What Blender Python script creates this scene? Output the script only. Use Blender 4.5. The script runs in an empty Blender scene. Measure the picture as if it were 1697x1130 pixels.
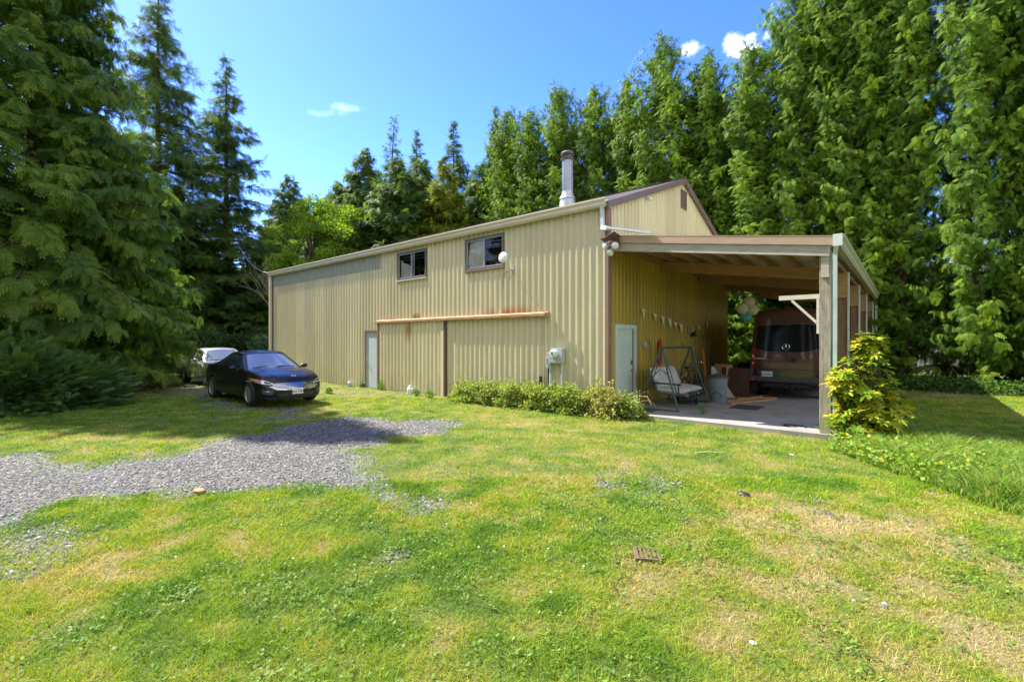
import bpy, bmesh, math, random
import numpy as np
from mathutils import Vector, Matrix
from mathutils.bvhtree import BVHTree
from math import pi, sin, cos, radians, sqrt
S = bpy.context.scene
C = S.collection
# ------------------------------------------------------------------ camera
HEAD = math.atan2(654.5, 777.0)
CAM = np.array([5.683, -10.378, 1.70])
RX, RY = cos(HEAD), sin(HEAD)
cd = bpy.data.cameras.new('camera'); cam = bpy.data.objects.new('camera', cd); C.objects.link(cam)
cam.location = CAM; cam.rotation_euler = (pi/2, 0, HEAD)
cd.lens = 36*777/1697; cd.sensor_width = 36; cd.shift_y = 2/1697; cd.clip_end = 2000; cd.clip_start = .05
S.camera = cam
# ------------------------------------------------------------------ light
LD = Vector((1.0, .21, -1.24)).normalized()          # the way sunlight travels
sl = bpy.data.lights.new('sun', 'SUN'); so = bpy.data.objects.new('sun', sl); C.objects.link(so)
sl.energy = 4.3; sl.angle = radians(.6); sl.color = (1, .94, .82)
so.rotation_euler = LD.to_track_quat('-Z', 'Y').to_euler()
w = bpy.data.worlds.new('World'); S.world = w; w.use_nodes = True
nt = w.node_tree; nt.nodes.clear()
N = nt.nodes.new; LK = nt.links.new
out = N('ShaderNodeOutputWorld'); bg = N('ShaderNodeBackground'); sky = N('ShaderNodeTexSky')
sky.sky_type = 'NISHITA'; sky.sun_disc = False
sky.sun_elevation = math.asin(-LD.z); sky.sun_rotation = math.atan2(-LD.x, -LD.y)
sky.air_density = .9; sky.dust_density = .2; sky.ozone_density = 5.0; sky.altitude = 0
bg.inputs[1].default_value = .14
hs = N('ShaderNodeHueSaturation'); hs.inputs['Saturation'].default_value = 1.18; hs.inputs['Hue'].default_value = .519
gm0 = N('ShaderNodeGamma'); gm0.inputs[1].default_value = 1.1; LK(sky.outputs[0], gm0.inputs[0]); LK(gm0.outputs[0], hs.inputs['Color'])
tc = N('ShaderNodeTexCoord')
nz = N('ShaderNodeTexNoise'); nz.inputs['Scale'].default_value = 24; nz.inputs['Detail'].default_value = 7; nz.inputs['Roughness'].default_value = .55
LK(tc.outputs['Generated'], nz.inputs['Vector'])
last = None
def dirpx(px, py):
    v = np.array([RX*(px-848.5)-RY*777, RY*(px-848.5)+RX*777, 567-py]); return v/np.linalg.norm(v)
for (px, py, rw, rh, st) in [(1238, 74, .036, .020, .95), (1272, 62, .022, .012, .8), (1150, 84, .020, .013, .5), (572, 179, .034, .009, .20), (545, 188, .045, .008, .12)]:
    d = dirpx(px, py); r = np.array([RX, RY, 0]); u = np.cross(r, d); u /= np.linalg.norm(u)
    def dot(vec, k):
        n = N('ShaderNodeVectorMath'); n.operation = 'DOT_PRODUCT'; n.inputs[1].default_value = tuple(vec*k)
        LK(tc.outputs['Generated'], n.inputs[0]); return n.outputs['Value']
    def ma(op, a, b):
        n = N('ShaderNodeMath'); n.operation = op
        for i, q in enumerate((a, b)):
            if hasattr(q, 'links'): LK(q, n.inputs[i])
            else: n.inputs[i].default_value = q
        return n.outputs[0]
    rr = np.cross(d, u)*-1
    a = ma('SUBTRACT', dot(rr, 1/rw), float(np.dot(rr, d))/rw); b = dot(u, 1/rh)
    q = ma('ADD', ma('MULTIPLY', a, a), ma('MULTIPLY', b, b))
    q = ma('ADD', q, ma('MULTIPLY', ma('SUBTRACT', nz.outputs['Fac'], .5), -7.0))
    mr = N('ShaderNodeMapRange'); mr.interpolation_type = 'SMOOTHSTEP'
    mr.inputs['From Min'].default_value = 1.1; mr.inputs['From Max'].default_value = -1.0
    mr.inputs['To Max'].default_value = st; LK(q, mr.inputs[0])
    front = ma('GREATER_THAN', dot(d, 1), 0.5)
    m = ma('MULTIPLY', mr.outputs[0], front)
    last = m if last is None else ma('MAXIMUM', last, m)
mx = N('ShaderNodeMix'); mx.data_type = 'RGBA'; LK(last, mx.inputs[0]); LK(hs.outputs[0], mx.inputs[6]); mx.inputs[7].default_value = (6.5, 6.6, 6.8, 1)
# unseen veil of broken cloud, added behind the camera as neutral fill light
fwd = np.array([-RY, RX, 0.0]); back = dot(-fwd, 1)
nz3 = N('ShaderNodeTexNoise'); nz3.inputs['Scale'].default_value = 2.4; nz3.inputs['Detail'].default_value = 6; LK(tc.outputs['Generated'], nz3.inputs['Vector'])
vb = N('ShaderNodeMapRange'); vb.interpolation_type = 'SMOOTHSTEP'; vb.inputs['From Min'].default_value = -.12; vb.inputs['From Max'].default_value = .35; LK(back, vb.inputs[0])
vn = N('ShaderNodeMapRange'); vn.inputs['From Min'].default_value = .25; vn.inputs['From Max'].default_value = .6; vn.inputs['To Min'].default_value = .35; vn.inputs['To Max'].default_value = .95; LK(nz3.outputs['Fac'], vn.inputs[0])
mv = N('ShaderNodeMix'); mv.data_type = 'RGBA'; LK(ma('MULTIPLY', vb.outputs[0], vn.outputs[0]), mv.inputs[0]); LK(mx.outputs[2], mv.inputs[6]); mv.inputs[7].default_value = (3.5, 3.35, 3.15, 1)
LK(mv.outputs[2], bg.inputs[0]); LK(bg.outputs[0], out.inputs[0])
S.view_settings.view_transform = 'Standard'; S.view_settings.look = 'None'; S.view_settings.gamma = 1
S.view_settings.exposure = 1.66
S.cycles.max_bounces = 8; S.cycles.transparent_max_bounces = 8; S.cycles.use_denoising = True
S.render.film_transparent = False
# ------------------------------------------------------------------ helpers
random.seed(5); RNG = np.random.default_rng(5)
def world(px, py, D):                                  # a point of the photo at depth D, in metres
    x = (px-848.5)/777*D
    return np.array([CAM[0]+x*RX-D*RY, CAM[1]+x*RY+D*RX, 1.7+(567-py)/777*D])
def ground(px, py, z=-.05):
    return world(px, py, 777*(1.7-z)/(py-567))
def vnoise(x, y, s, seed=0):
    x = np.asarray(x, float)/s; y = np.asarray(y, float)/s
    xi = np.floor(x).astype(np.int64); yi = np.floor(y).astype(np.int64); fx = x-xi; fy = y-yi
    fx = fx*fx*(3-2*fx); fy = fy*fy*(3-2*fy)
    def h(a, b):
        n = (a*374761393+b*668265263+seed*1442695041) & 0x7fffffff
        n = ((n ^ (n >> 13))*1274126177) & 0x7fffffff
        return ((n ^ (n >> 16)) & 0xffff)/65535.0
    return (h(xi, yi)*(1-fx)+h(xi+1, yi)*fx)*(1-fy)+(h(xi, yi+1)*(1-fx)+h(xi+1, yi+1)*fx)*fy
def fbm(x, y, s, seed=0, o=4):
    t = 0; a = .5; n = 0
    for i in range(o):
        t = t+a*vnoise(x, y, s/2**i, seed+i*17); n += a; a *= .55
    return t/n
def gz(x, y):
    x = np.asarray(x, float); y = np.asarray(y, float)
    z = -.07+.028*np.sin(.37*x+.21*y+1)+.022*np.sin(.8*y-.3*x)+.03*(fbm(x, y, 1.3, 3, 3)-.5)
    far = np.clip((np.hypot(x-CAM[0], y-CAM[1])-25)/60, 0, 1)
    return z+far*.25
def mesh_np(name, V, F, mat, col=None, parent=None, smooth=False, uvn=None):
    me = bpy.data.meshes.new(name); V = np.asarray(V, np.float32); F = np.asarray(F, np.int32); k = F.shape[1]; n = len(F)
    me.vertices.add(len(V)); me.vertices.foreach_set('co', V.ravel())
    me.loops.add(n*k); me.loops.foreach_set('vertex_index', F.ravel())
    me.polygons.add(n); me.polygons.foreach_set('loop_start', np.arange(0, n*k, k, dtype=np.int32))
    try: me.polygons.foreach_set('loop_total', np.full(n, k, np.int32))
    except Exception: pass
    if smooth: me.polygons.foreach_set('use_smooth', np.ones(n, bool))
    if col is not None:
        a = me.color_attributes.new('Col', 'FLOAT_COLOR', 'POINT')
        c4 = np.ones((len(V), 4), np.float32); c4[:, :3] = col; a.data.foreach_set('color', c4.ravel())
    me.update(calc_edges=True); me.materials.append(mat)
    o = bpy.data.objects.new(name, me); C.objects.link(o); o.parent = parent
    return o
def tag(o, label=None, cat=None, group=None, kind=None):
    if label: o['label'] = label
    if cat: o['category'] = cat
    if group: o['group'] = group
    if kind: o['kind'] = kind
    return o
def empty(name, loc, rz=0, label=None, cat=None, group=None):
    o = bpy.data.objects.new(name, None); C.objects.link(o); o.location = tuple(loc); o.rotation_euler = (0, 0, rz)
    o.empty_display_size = .2
    return tag(o, label, cat, group)
class MB:
    def __init__(s): s.v = []; s.f = []; s.sm = []
    def add(s, V, F, sm=False):
        b = len(s.v); s.v += [tuple(map(float, p)) for p in V]; s.f += [tuple(i+b for i in f) for f in F]; s.sm += [sm]*len(F); return s
    def box(s, a, b, M=None):
        x0, y0, z0 = a; x1, y1, z1 = b
        V = [Vector(p) for p in ((x0,y0,z0),(x1,y0,z0),(x1,y1,z0),(x0,y1,z0),(x0,y0,z1),(x1,y0,z1),(x1,y1,z1),(x0,y1,z1))]
        if M: V = [M @ p for p in V]
        return s.add(V, [(0,3,2,1),(4,5,6,7),(0,1,5,4),(1,2,6,5),(2,3,7,6),(3,0,4,7)])
    def bar(s, p, q, w, h, up=(0, 0, 1)):               # a beam of section w x h from p to q
        p = Vector(p); q = Vector(q); d = (q-p).normalized(); up = Vector(up)
        r = d.cross(up).normalized()*w/2; u = r.cross(d).normalized()*h/2
        V = [p-r-u, p+r-u, p+r+u, p-r+u, q-r-u, q+r-u, q+r+u, q-r+u]
        return s.add(V, [(0,3,2,1),(4,5,6,7),(0,1,5,4),(1,2,6,5),(2,3,7,6),(3,0,4,7)])
    def tube(s, P, R, n=8, cap=True):
        P = [Vector(p) for p in P]; R = R if hasattr(R, '__len__') else [R]*len(P)
        V = []; F = []
        ref = None
        for i, p in enumerate(P):
            d = (P[min(i+1, len(P)-1)]-P[max(i-1, 0)]).normalized()
            if ref is None: ref = Vector((0, 0, 1)) if abs(d.z) < .9 else Vector((1, 0, 0))
            a = d.cross(ref).normalized(); b = a.cross(d); ref = b
            for k in range(n):
                t = 2*pi*k/n; V.append(p+(a*cos(t)+b*sin(t))*R[i])
        for i in range(len(P)-1):
            for k in range(n): F.append((i*n+k, i*n+(k+1) % n, (i+1)*n+(k+1) % n, (i+1)*n+k))
        s.add(V, F, True)
        if cap: s.add([V[k] for k in range(n)], [tuple(range(n))]); s.add([V[-n+k] for k in range(n)], [tuple(range(n-1, -1, -1))])
        return s
    def lathe(s, c, prof, n=24, axis='z', M=None, sm=True):
        V = []; F = []
        for (r, h) in prof:
            for k in range(n):
                t = 2*pi*k/n; a, b = r*cos(t), r*sin(t)
                V.append(Vector((a, b, h) if axis == 'z' else ((h, a, b) if axis == 'x' else (b, h, a))))
        if M: V = [M @ v for v in V]
        V = [v+Vector(c) for v in V]
        for i in range(len(prof)-1):
            for k in range(n): F.append((i*n+k, i*n+(k+1) % n, (i+1)*n+(k+1) % n, (i+1)*n+k))
        return s.add(V, F, sm)
    def ball(s, c, r, n=16, sq=(1, 1, 1)):
        V = []; F = []; m = n//2
        for i in range(m+1):
            a = pi*i/m
            for k in range(n): V.append((c[0]+sq[0]*r*sin(a)*cos(2*pi*k/n), c[1]+sq[1]*r*sin(a)*sin(2*pi*k/n), c[2]+sq[2]*r*cos(a)))
        for i in range(m):
            for k in range(n): F.append((i*n+k, (i+1)*n+k, (i+1)*n+(k+1) % n, i*n+(k+1) % n))
        return s.add(V, F, True)
    def prism(s, poly, d0, d1, ax='y'):                 # poly in the plane across ax
        n = len(poly)
        def P(a, b, d): return (a, d, b) if ax == 'y' else ((d, a, b) if ax == 'x' else (a, b, d))
        V = [P(a, b, d0) for a, b in poly]+[P(a, b, d1) for a, b in poly]
        return s.add(V, [tuple(range(n)), tuple(range(2*n-1, n-1, -1))]+[(i, n+i, n+(i+1) % n, (i+1) % n) for i in range(n)])
    def build(s, name, mat, parent=None, bevel=0):
        me = bpy.data.meshes.new(name); me.from_pydata(s.v, [], s.f)
        bm = bmesh.new(); bm.from_mesh(me); bmesh.ops.remove_doubles(bm, verts=bm.verts, dist=1e-5) if bevel == 0 and len(s.v) < 200000 and any(s.sm) else None
        bmesh.ops.recalc_face_normals(bm, faces=bm.faces)
        if bevel: bmesh.ops.bevel(bm, geom=list(bm.edges), offset=bevel, segments=2, affect='EDGES', profile=.6)
        bm.to_mesh(me); bm.free()
        if any(s.sm):
            for p in me.polygons: p.use_smooth = True
            try: me.set_sharp_from_angle(angle=radians(38))
            except Exception: pass
        me.materials.append(mat)
        o = bpy.data.objects.new(name, me); C.objects.link(o); o.parent = parent
        return o
# ------------------------------------------------------------------ materials
def mat(name, col=(.5, .5, .5), rough=.6, metal=0, noise=0, nscale=8, bump=0, bscale=60, spec=.5, coat=0, col2=None, stretch=None, emit=None, attr=False, trans=0, sheen=0):
    m = bpy.data.materials.new(name); m.use_nodes = True; t = m.node_tree; n = t.nodes; l = t.links
    b = n['Principled BSDF']; b.inputs['Roughness'].default_value = rough; b.inputs['Metallic'].default_value = metal
    b.inputs['Specular IOR Level'].default_value = spec; b.inputs['Coat Weight'].default_value = coat; b.inputs['Coat Roughness'].default_value = .03
    b.inputs['Base Color'].default_value = (*col, 1)
    src = None
    co = n.new('ShaderNodeTexCoord'); mp = n.new('ShaderNodeMapping'); l.new(co.outputs['Object'], mp.inputs[0])
    if stretch: mp.inputs['Scale'].default_value = stretch
    if noise or col2:
        z = n.new('ShaderNodeTexNoise'); z.inputs['Scale'].default_value = nscale; z.inputs['Detail'].default_value = 6; z.inputs['Roughness'].default_value = .65
        l.new(mp.outputs[0], z.inputs['Vector'])
        r = n.new('ShaderNodeMapRange'); r.inputs[1].default_value = .3; r.inputs[2].default_value = .7; l.new(z.outputs['Fac'], r.inputs[0])
        x = n.new('ShaderNodeMix'); x.data_type = 'RGBA'; l.new(r.outputs[0], x.inputs[0])
        c2 = col2 or tuple(min(1, c*(1+noise)) for c in col); c1 = col if col2 else tuple(c*(1-noise) for c in col)
        x.inputs[6].default_value = (*c1, 1); x.inputs[7].default_value = (*c2, 1); src = x.outputs[2]
    if attr:
        a = n.new('ShaderNodeAttribute'); a.attribute_name = 'Col'; src = a.outputs['Color']
    if src: l.new(src, b.inputs['Base Color'])
    if bump:
        z2 = n.new('ShaderNodeTexNoise'); z2.inputs['Scale'].default_value = bscale; z2.inputs['Detail'].default_value = 4; l.new(mp.outputs[0], z2.inputs['Vector'])
        bp = n.new('ShaderNodeBump'); bp.inputs['Strength'].default_value = bump; bp.inputs['Distance'].default_value = .02
        l.new(z2.outputs['Fac'], bp.inputs['Height']); l.new(bp.outputs[0], b.inputs['Normal'])
    if trans:
        tr = n.new('ShaderNodeBsdfTranslucent'); ms = n.new('ShaderNodeMixShader'); ms.inputs[0].default_value = trans
        if src:
            g = n.new('ShaderNodeMix'); g.data_type = 'RGBA'; g.blend_type = 'MULTIPLY'; g.inputs[0].default_value = 1; l.new(src, g.inputs[6]); g.inputs[7].default_value = (1.6, 1.5, .5, 1); l.new(g.outputs[2], tr.inputs[0])
        else: tr.inputs[0].default_value = (*col, 1)
        o = n['Material Output']; l.new(b.outputs[0], ms.inputs[1]); l.new(tr.outputs[0], ms.inputs[2]); l.new(ms.outputs[0], o.inputs[0])
    if emit:
        b.inputs['Emission Color'].default_value = (*emit[:3], 1); b.inputs['Emission Strength'].default_value = emit[3]
    return m
M = {}
M['leaf'] = mat('leaf', attr=True, rough=.6, trans=.40, spec=.15)
M['grass'] = mat('grass', attr=True, rough=.6, trans=.35, spec=.25)
M['bark'] = mat('bark', (.09, .06, .04), .95, noise=.4, nscale=3, stretch=(6, 6, 1), bump=.8, bscale=14)
M['stone'] = mat('stone', attr=True, rough=.85)
M['trim'] = mat('trim', (.24, .15, .115), .5, noise=.12, nscale=5, bump=.05)
M['rake'] = mat('rake', (.17, .125, .13), .5, noise=.1, nscale=4)
M['gutter'] = mat('gutter', (.62, .56, .42), .4, noise=.12, nscale=3, stretch=(.6, 6, 6))
M['pale'] = mat('pale', (.55, .62, .60), .45, noise=.08, nscale=7)
M['greenpipe'] = mat('greenpipe', (.42, .53, .50), .4, noise=.1, nscale=5)
M['olivegutter'] = mat('olivegutter', (.36, .37, .22), .45, noise=.2, nscale=4)
M['fascia'] = mat('fascia', (.42, .29, .20), .5, noise=.15, nscale=2, stretch=(.5, 4, 4))
M['greywood'] = mat('greywood', (.30, .27, .22), .9, col2=(.50, .46, .39), nscale=3, stretch=(1, 12, 12), bump=.5, bscale=20)
M['postwood'] = mat('postwood', (.17, .145, .10), .9, col2=(.40, .36, .28), nscale=3.2, stretch=(9, 9, 1), bump=.6, bscale=16)
M['brownwood'] = mat('brownwood', (.42, .23, .10), .85, col2=(.25, .13, .06), nscale=2.5, stretch=(1, 8, 8), bump=.3, bscale=20)
M['brownpost'] = mat('brownpost', (.30, .18, .09), .85, col2=(.16, .10, .055), nscale=2.5, stretch=(8, 8, 1), bump=.3, bscale=20)
M['whitewood'] = mat('whitewood', (.60, .55, .46), .8, noise=.18, nscale=6, stretch=(1, 6, 6))
M['underroof'] = mat('underroof', (.66, .56, .36), .7, noise=.2, nscale=1.5)
M['roofmetal'] = mat('roofmetal', (.16, .13, .12), .45, metal=.3, noise=.1)
M['white'] = mat('white', (.74, .76, .74), .45, noise=.05)
M['doorblue'] = mat('doorblue', (.46, .53, .57), .45, noise=.05, nscale=3)
M['doormint'] = mat('doormint', (.52, .62, .54), .5, noise=.06, nscale=3)
M['alu'] = mat('alu', (.52, .55, .57), .35, metal=.6)
M['darkalu'] = mat('darkalu', (.16, .13, .12), .45, metal=.3)
M['glass'] = mat('glass', (.02, .03, .04), .02, spec=.8)
M['tinted'] = mat('tinted', (.008, .009, .012), .10, spec=.28)
def clearglass():
    m = bpy.data.materials.new('window_glass'); m.use_nodes = True; n = m.node_tree.nodes; l = m.node_tree.links; n.clear()
    o = n.new('ShaderNodeOutputMaterial'); t = n.new('ShaderNodeBsdfTransparent'); g = n.new('ShaderNodeBsdfGlossy'); g.inputs['Roughness'].default_value = .01
    f = n.new('ShaderNodeFresnel'); f.inputs[0].default_value = 1.5; mx = n.new('ShaderNodeMixShader'); t.inputs[0].default_value = (.95, .97, .98, 1)
    l.new(f.outputs[0], mx.inputs[0]); l.new(t.outputs[0], mx.inputs[1]); l.new(g.outputs[0], mx.inputs[2]); l.new(mx.outputs[0], o.inputs[0]); return m
M['pane'] = clearglass()
M['cloth'] = mat('cloth', (.86, .84, .80), .9, noise=.1, nscale=4)
M['steel'] = mat('steel', (.36, .38, .40), .36, metal=.9, noise=.08, nscale=5)
M['galv'] = mat('galv', (.50, .55, .55), .4, metal=.5, noise=.15, nscale=20)
M['black'] = mat('black', (.02, .02, .022), .5)
M['rubber'] = mat('rubber', (.018, .018, .018), .85, bump=.2)
M['chrome'] = mat('chrome', (.75, .76, .78), .12, metal=1)
M['rim'] = mat('rim', (.50, .51, .53), .3, metal=.8)
M['blackpaint'] = mat('blackpaint', (.009, .009, .009), .32, coat=.3, spec=.3)
M['silverpaint'] = mat('silverpaint', (.44, .435, .42), .35, metal=.25, coat=1)
M['brownpaint'] = mat('brownpaint', (.095, .036, .030), .3, coat=1, metal=.2)
M['plastic'] = mat('plastic', (.055, .07, .08), .6)
M['lens'] = mat('lens', (.55, .58, .62), .08, spec=1, coat=1, metal=.4)
M['amber'] = mat('amber', (.75, .20, .02), .2, coat=1)
M['red'] = mat('red', (.55, .02, .012), .2, coat=1)
M['redcord'] = mat('redcord', (.45, .03, .01), .5)
M['plate'] = mat('plate', (.80, .83, .84), .4)
M['plateblue'] = mat('plateblue', (.04, .10, .20), .5)
M['concrete'] = mat('concrete', (.19, .185, .17), .8, col2=(.32, .315, .29), nscale=1.6, bump=.15, bscale=80)
M['mat'] = mat('mat', (.06, .045, .045), .95, noise=.3, nscale=30)
M['swinggreen'] = mat('swinggreen', (.035, .08, .075), .45)
M['cushion'] = mat('cushion', (.52, .54, .50), .95, col2=(.33, .33, .29), nscale=5, bump=.4, bscale=18)
M['greyplastic'] = mat('greyplastic', (.17, .20, .22), .5, noise=.08)
M['paper'] = mat('paper', (.55, .50, .34), .9, trans=.3)
M['paperteal'] = mat('paperteal', (.10, .38, .36), .9, trans=.3)
M['pennant'] = mat('pennant', (.68, .66, .52), .9)
M['tanwood'] = mat('tanwood', (.38, .24, .10), .85, noise=.3, nscale=4, stretch=(1, 8, 8))
M['orangewood'] = mat('orangewood', (.42, .14, .04), .85, noise=.2)
M['brownboard'] = mat('brownboard', (.07, .03, .018), .8, noise=.2)
M['palepanel'] = mat('palepanel', (.42, .48, .42), .7, noise=.1)
M['brass'] = mat('brass', (.55, .38, .12), .3, metal=.9)
M['rustiron'] = mat('rustiron', (.15, .09, .07), .8, noise=.3, nscale=20)
M['skylight'] = mat('skylight', (.27, .31, .27), .55, col2=(.38, .40, .33), nscale=2.5, stretch=(3, 3, .6))
M['siding'] = mat('siding', (.30, .30, .29), .7, noise=.05)
M['terracotta'] = mat('terracotta', (.45, .15, .06), .8)
M['plantgreen'] = mat('plantgreen', (.08, .17, .04), .6)
M['room'] = mat('room', (.10, .10, .10), .9)
def wallmat(c1=(.60, .55, .355), c2=(.69, .635, .42)):
    m = mat('wallmetal', c1, .42, col2=c2, nscale=1.3, stretch=(2.5, 2.5, .35), spec=.4)
    t = m.node_tree; n = t.nodes; l = t.links; b = n['Principled BSDF']; src = b.inputs['Base Color'].links[0].from_socket
    g = n.new('ShaderNodeNewGeometry'); sp = n.new('ShaderNodeSeparateXYZ'); l.new(g.outputs['Position'], sp.inputs[0])
    def rng(s, a, c, lo=0, hi=1):
        r = n.new('ShaderNodeMapRange'); r.inputs[1].default_value = a; r.inputs[2].default_value = c; r.inputs[3].default_value = lo; r.inputs[4].default_value = hi; l.new(s, r.inputs[0]); return r.outputs[0]
    def mul(a, c, op='MULTIPLY'):
        r = n.new('ShaderNodeMath'); r.operation = op; r.use_clamp = True
        for i, q in enumerate((a, c)):
            if hasattr(q, 'links'): l.new(q, r.inputs[i])
            else: r.inputs[i].default_value = q
        return r.outputs[0]
    nz = n.new('ShaderNodeTexNoise'); nz.inputs['Scale'].default_value = 2.2; nz.inputs['Detail'].default_value = 6
    mp = n.new('ShaderNodeMapping'); mp.inputs['Scale'].default_value = (1, 1, .45); l.new(g.outputs['Position'], mp.inputs[0]); l.new(mp.outputs[0], nz.inputs['Vector'])
    def spot(x0, x1, z0, z1, amp, thr=.42):
        xc = (x0+x1)/2; hw = (x1-x0)/2
        a = n.new('ShaderNodeMath'); a.operation = 'SUBTRACT'; l.new(sp.outputs[0], a.inputs[0]); a.inputs[1].default_value = xc
        ab = n.new('ShaderNodeMath'); ab.operation = 'ABSOLUTE'; l.new(a.outputs[0], ab.inputs[0])
        fx = rng(ab.outputs[0], hw, hw*.4); fz = rng(sp.outputs[2], z1, z0)
        zlo = rng(sp.outputs[2], min(z0, z1)-.02, min(z0, z1)+.01)
        if z1 < z0: zlo = rng(sp.outputs[2], z0+.02, z0-.01)
        return mul(mul(mul(mul(fx, fz), zlo), rng(nz.outputs['Fac'], thr, thr+.2)), amp)
    m1 = spot(-4.4, -2.0, 2.50, 2.80, 1.0, .36); m2 = spot(-7.75, -7.1, 2.50, 2.76, 1.3, .3); m3 = spot(-8.0, -7.5, 2.40, 1.6, 1.3, .34); m4 = spot(-9.6, -8.6, 2.5, 2.68, .5)
    mm = mul(mul(m1, m2, 'ADD'), mul(m3, m4, 'ADD'), 'ADD')
    x = n.new('ShaderNodeMix'); x.data_type = 'RGBA'; l.new(mm, x.inputs[0]); l.new(src, x.inputs[6]); x.inputs[7].default_value = (.42, .15, .025, 1)
    # grime near the ground and thin streaks
    nz2 = n.new('ShaderNodeTexNoise'); nz2.inputs['Scale'].default_value = 5; nz2.inputs['Detail'].default_value = 5
    mp2 = n.new('ShaderNodeMapping'); mp2.inputs['Scale'].default_value = (3, 3, .25); l.new(g.outputs['Position'], mp2.inputs[0]); l.new(mp2.outputs[0], nz2.inputs['Vector'])
    gr = mul(rng(sp.outputs[2], .7, -.1), rng(nz2.outputs['Fac'], .4, .65)); gr = mul(gr, .55)
    st = mul(rng(nz2.outputs['Fac'], .58, .8), .35)
    x2 = n.new('ShaderNodeMix'); x2.data_type = 'RGBA'; l.new(mul(gr, st, 'ADD'), x2.inputs[0]); l.new(x.outputs[2], x2.inputs[6]); x2.inputs[7].default_value = (.25, .19, .09, 1)
    # sheets fade a little differently from one to the next
    ax = n.new('ShaderNodeMath'); ax.operation = 'ADD'; l.new(sp.outputs[0], ax.inputs[0]); l.new(sp.outputs[1], ax.inputs[1])
    fl_ = n.new('ShaderNodeMath'); fl_.operation = 'DIVIDE'; l.new(ax.outputs[0], fl_.inputs[0]); fl_.inputs[1].default_value = .9144
    ff = n.new('ShaderNodeMath'); ff.operation = 'FLOOR'; l.new(fl_.outputs[0], ff.inputs[0])
    wn_ = n.new('ShaderNodeTexWhiteNoise'); wn_.noise_dimensions = '1D'; l.new(ff.outputs[0], wn_.inputs['W'])
    r2 = n.new('ShaderNodeMapRange'); r2.inputs[3].default_value = .88; r2.inputs[4].default_value = 1.06; l.new(wn_.outputs['Value'], r2.inputs[0])
    vs = n.new('ShaderNodeVectorMath'); vs.operation = 'SCALE'; l.new(x2.outputs[2], vs.inputs[0]); l.new(r2.outputs[0], vs.inputs['Scale'])
    l.new(vs.outputs[0], b.inputs['Base Color'])
    return m
M['wall'] = wallmat(); M['wallshade'] = wallmat((.36, .255, .035), (.42, .30, .045))  # second copy is the wall paint darkened, carport shade put into its colour
# ------------------------------------------------------------------ the metal building
PITCH, DEP = .2032, .030
def prof_points(a0, a1, flat=False):
    pts = []
    k0 = math.floor(a0/PITCH)-1
    for k in range(k0, math.ceil(a1/PITCH)+2):
        b = k*PITCH
        pts += [(b, 0), (b+.116, 0), (b+.138, DEP), (b+.180, DEP)]
    pts = sorted(pts); res = []
    def val(a):
        for (p, q), (r, s) in zip(pts, pts[1:]):
            if p <= a <= r: return q+(s-q)*(a-p)/(r-p+1e-9)
        return 0
    res = [(a0, val(a0))]+[(p, q) for p, q in pts if a0+1e-4 < p < a1-1e-4]+[(a1, val(a1))]
    return res
def corr(mb, axis, a0, a1, z0, z1, off=0.0, sgn=-1, other=0.0):
    pp = prof_points(a0, a1); V = []; F = []
    f0 = z0 if callable(z0) else (lambda a: z0); f1 = z1 if callable(z1) else (lambda a: z1)
    zs = [0, .33, .66, 1]
    for a, d in pp:
        o = other+sgn*(off+d)
        for t in zs:
            z = f0(a)+(f1(a)-f0(a))*t
            V.append((a, o, z) if axis == 'x' else (o, a, z))
    for i in range(len(pp)-1):
        for j in range(3): F.append((i*4+j, (i+1)*4+j, (i+1)*4+j+1, i*4+j+1))
    mb.add(V, F)
LEN, WID, EAVE, RIDGE = 18.9, 10.2, 5.10, 7.0
B = empty('metal_building', (0, 0, 0), 0, 'long cream ribbed metal workshop with a gable roof and sliding doors', 'building')
W1 = (-8.46, -6.85, 3.93, 4.90); W2 = (-4.94, -3.34, 3.93, 4.90)
mb = MB()
corr(mb, 'x', -LEN, -10.56, -.2, 4.50); corr(mb, 'x', -10.56, -9.6, 2.14, 4.50); corr(mb, 'x', -9.6, -9.55, -.2, 4.50)
corr(mb, 'x', -9.55, W1[0], -.2, EAVE); corr(mb, 'x', W1[0], W1[1], -.2, W1[2]); corr(mb, 'x', W1[0], W1[1], W1[3], EAVE)
corr(mb, 'x', W1[1], W2[0], -.2, EAVE); corr(mb, 'x', W2[0], W2[1], -.2, W2[2]); corr(mb, 'x', W2[0], W2[1], W2[3], EAVE)
corr(mb, 'x', W2[1], -.02, -.2, EAVE)
roofz = lambda y: EAVE+(RIDGE-EAVE)*(1-abs(y-WID/2)/(WID/2))
D0, D1 = .42, 1.50
SH = 4.16
corr(mb, 'y', 0.02, 4.99, SH, roofz, 0, 1)
corr(mb, 'y', 4.99, 5.41, SH, 6.13, 0, 1); corr(mb, 'y', 4.99, 5.1, 6.69, roofz, 0, 1); corr(mb, 'y', 5.1, 5.41, 6.69, roofz, 0, 1)
corr(mb, 'y', 5.41, WID, SH, roofz, 0, 1)
ms_ = MB(); corr(ms_, 'y', 0.02, D0, -.2, SH, 0, 1); corr(ms_, 'y', D0, D1, 2.09, SH, 0, 1); corr(ms_, 'y', D1, WID, -.2, SH, 0, 1); ms_.build('shade_painted_wall', M['wallshade'], B)['label'] = 'wall under the carport, its shade painted in as olive yellow'
# back and far end
corr(mb, 'y', 0, 5.1, -.2, roofz, 0, -1, -LEN); corr(mb, 'y', 5.1, WID, -.2, roofz, 0, -1, -LEN)
corr(mb, 'x', -LEN, 0, -.2, EAVE, 0, 1, WID)
mb.build('wall', M['wall'], B)
mb = MB(); corr(mb, 'x', -LEN, -9.55, 4.47, EAVE, .004); mb.build('skylight_strip', M['skylight'], B)
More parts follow.
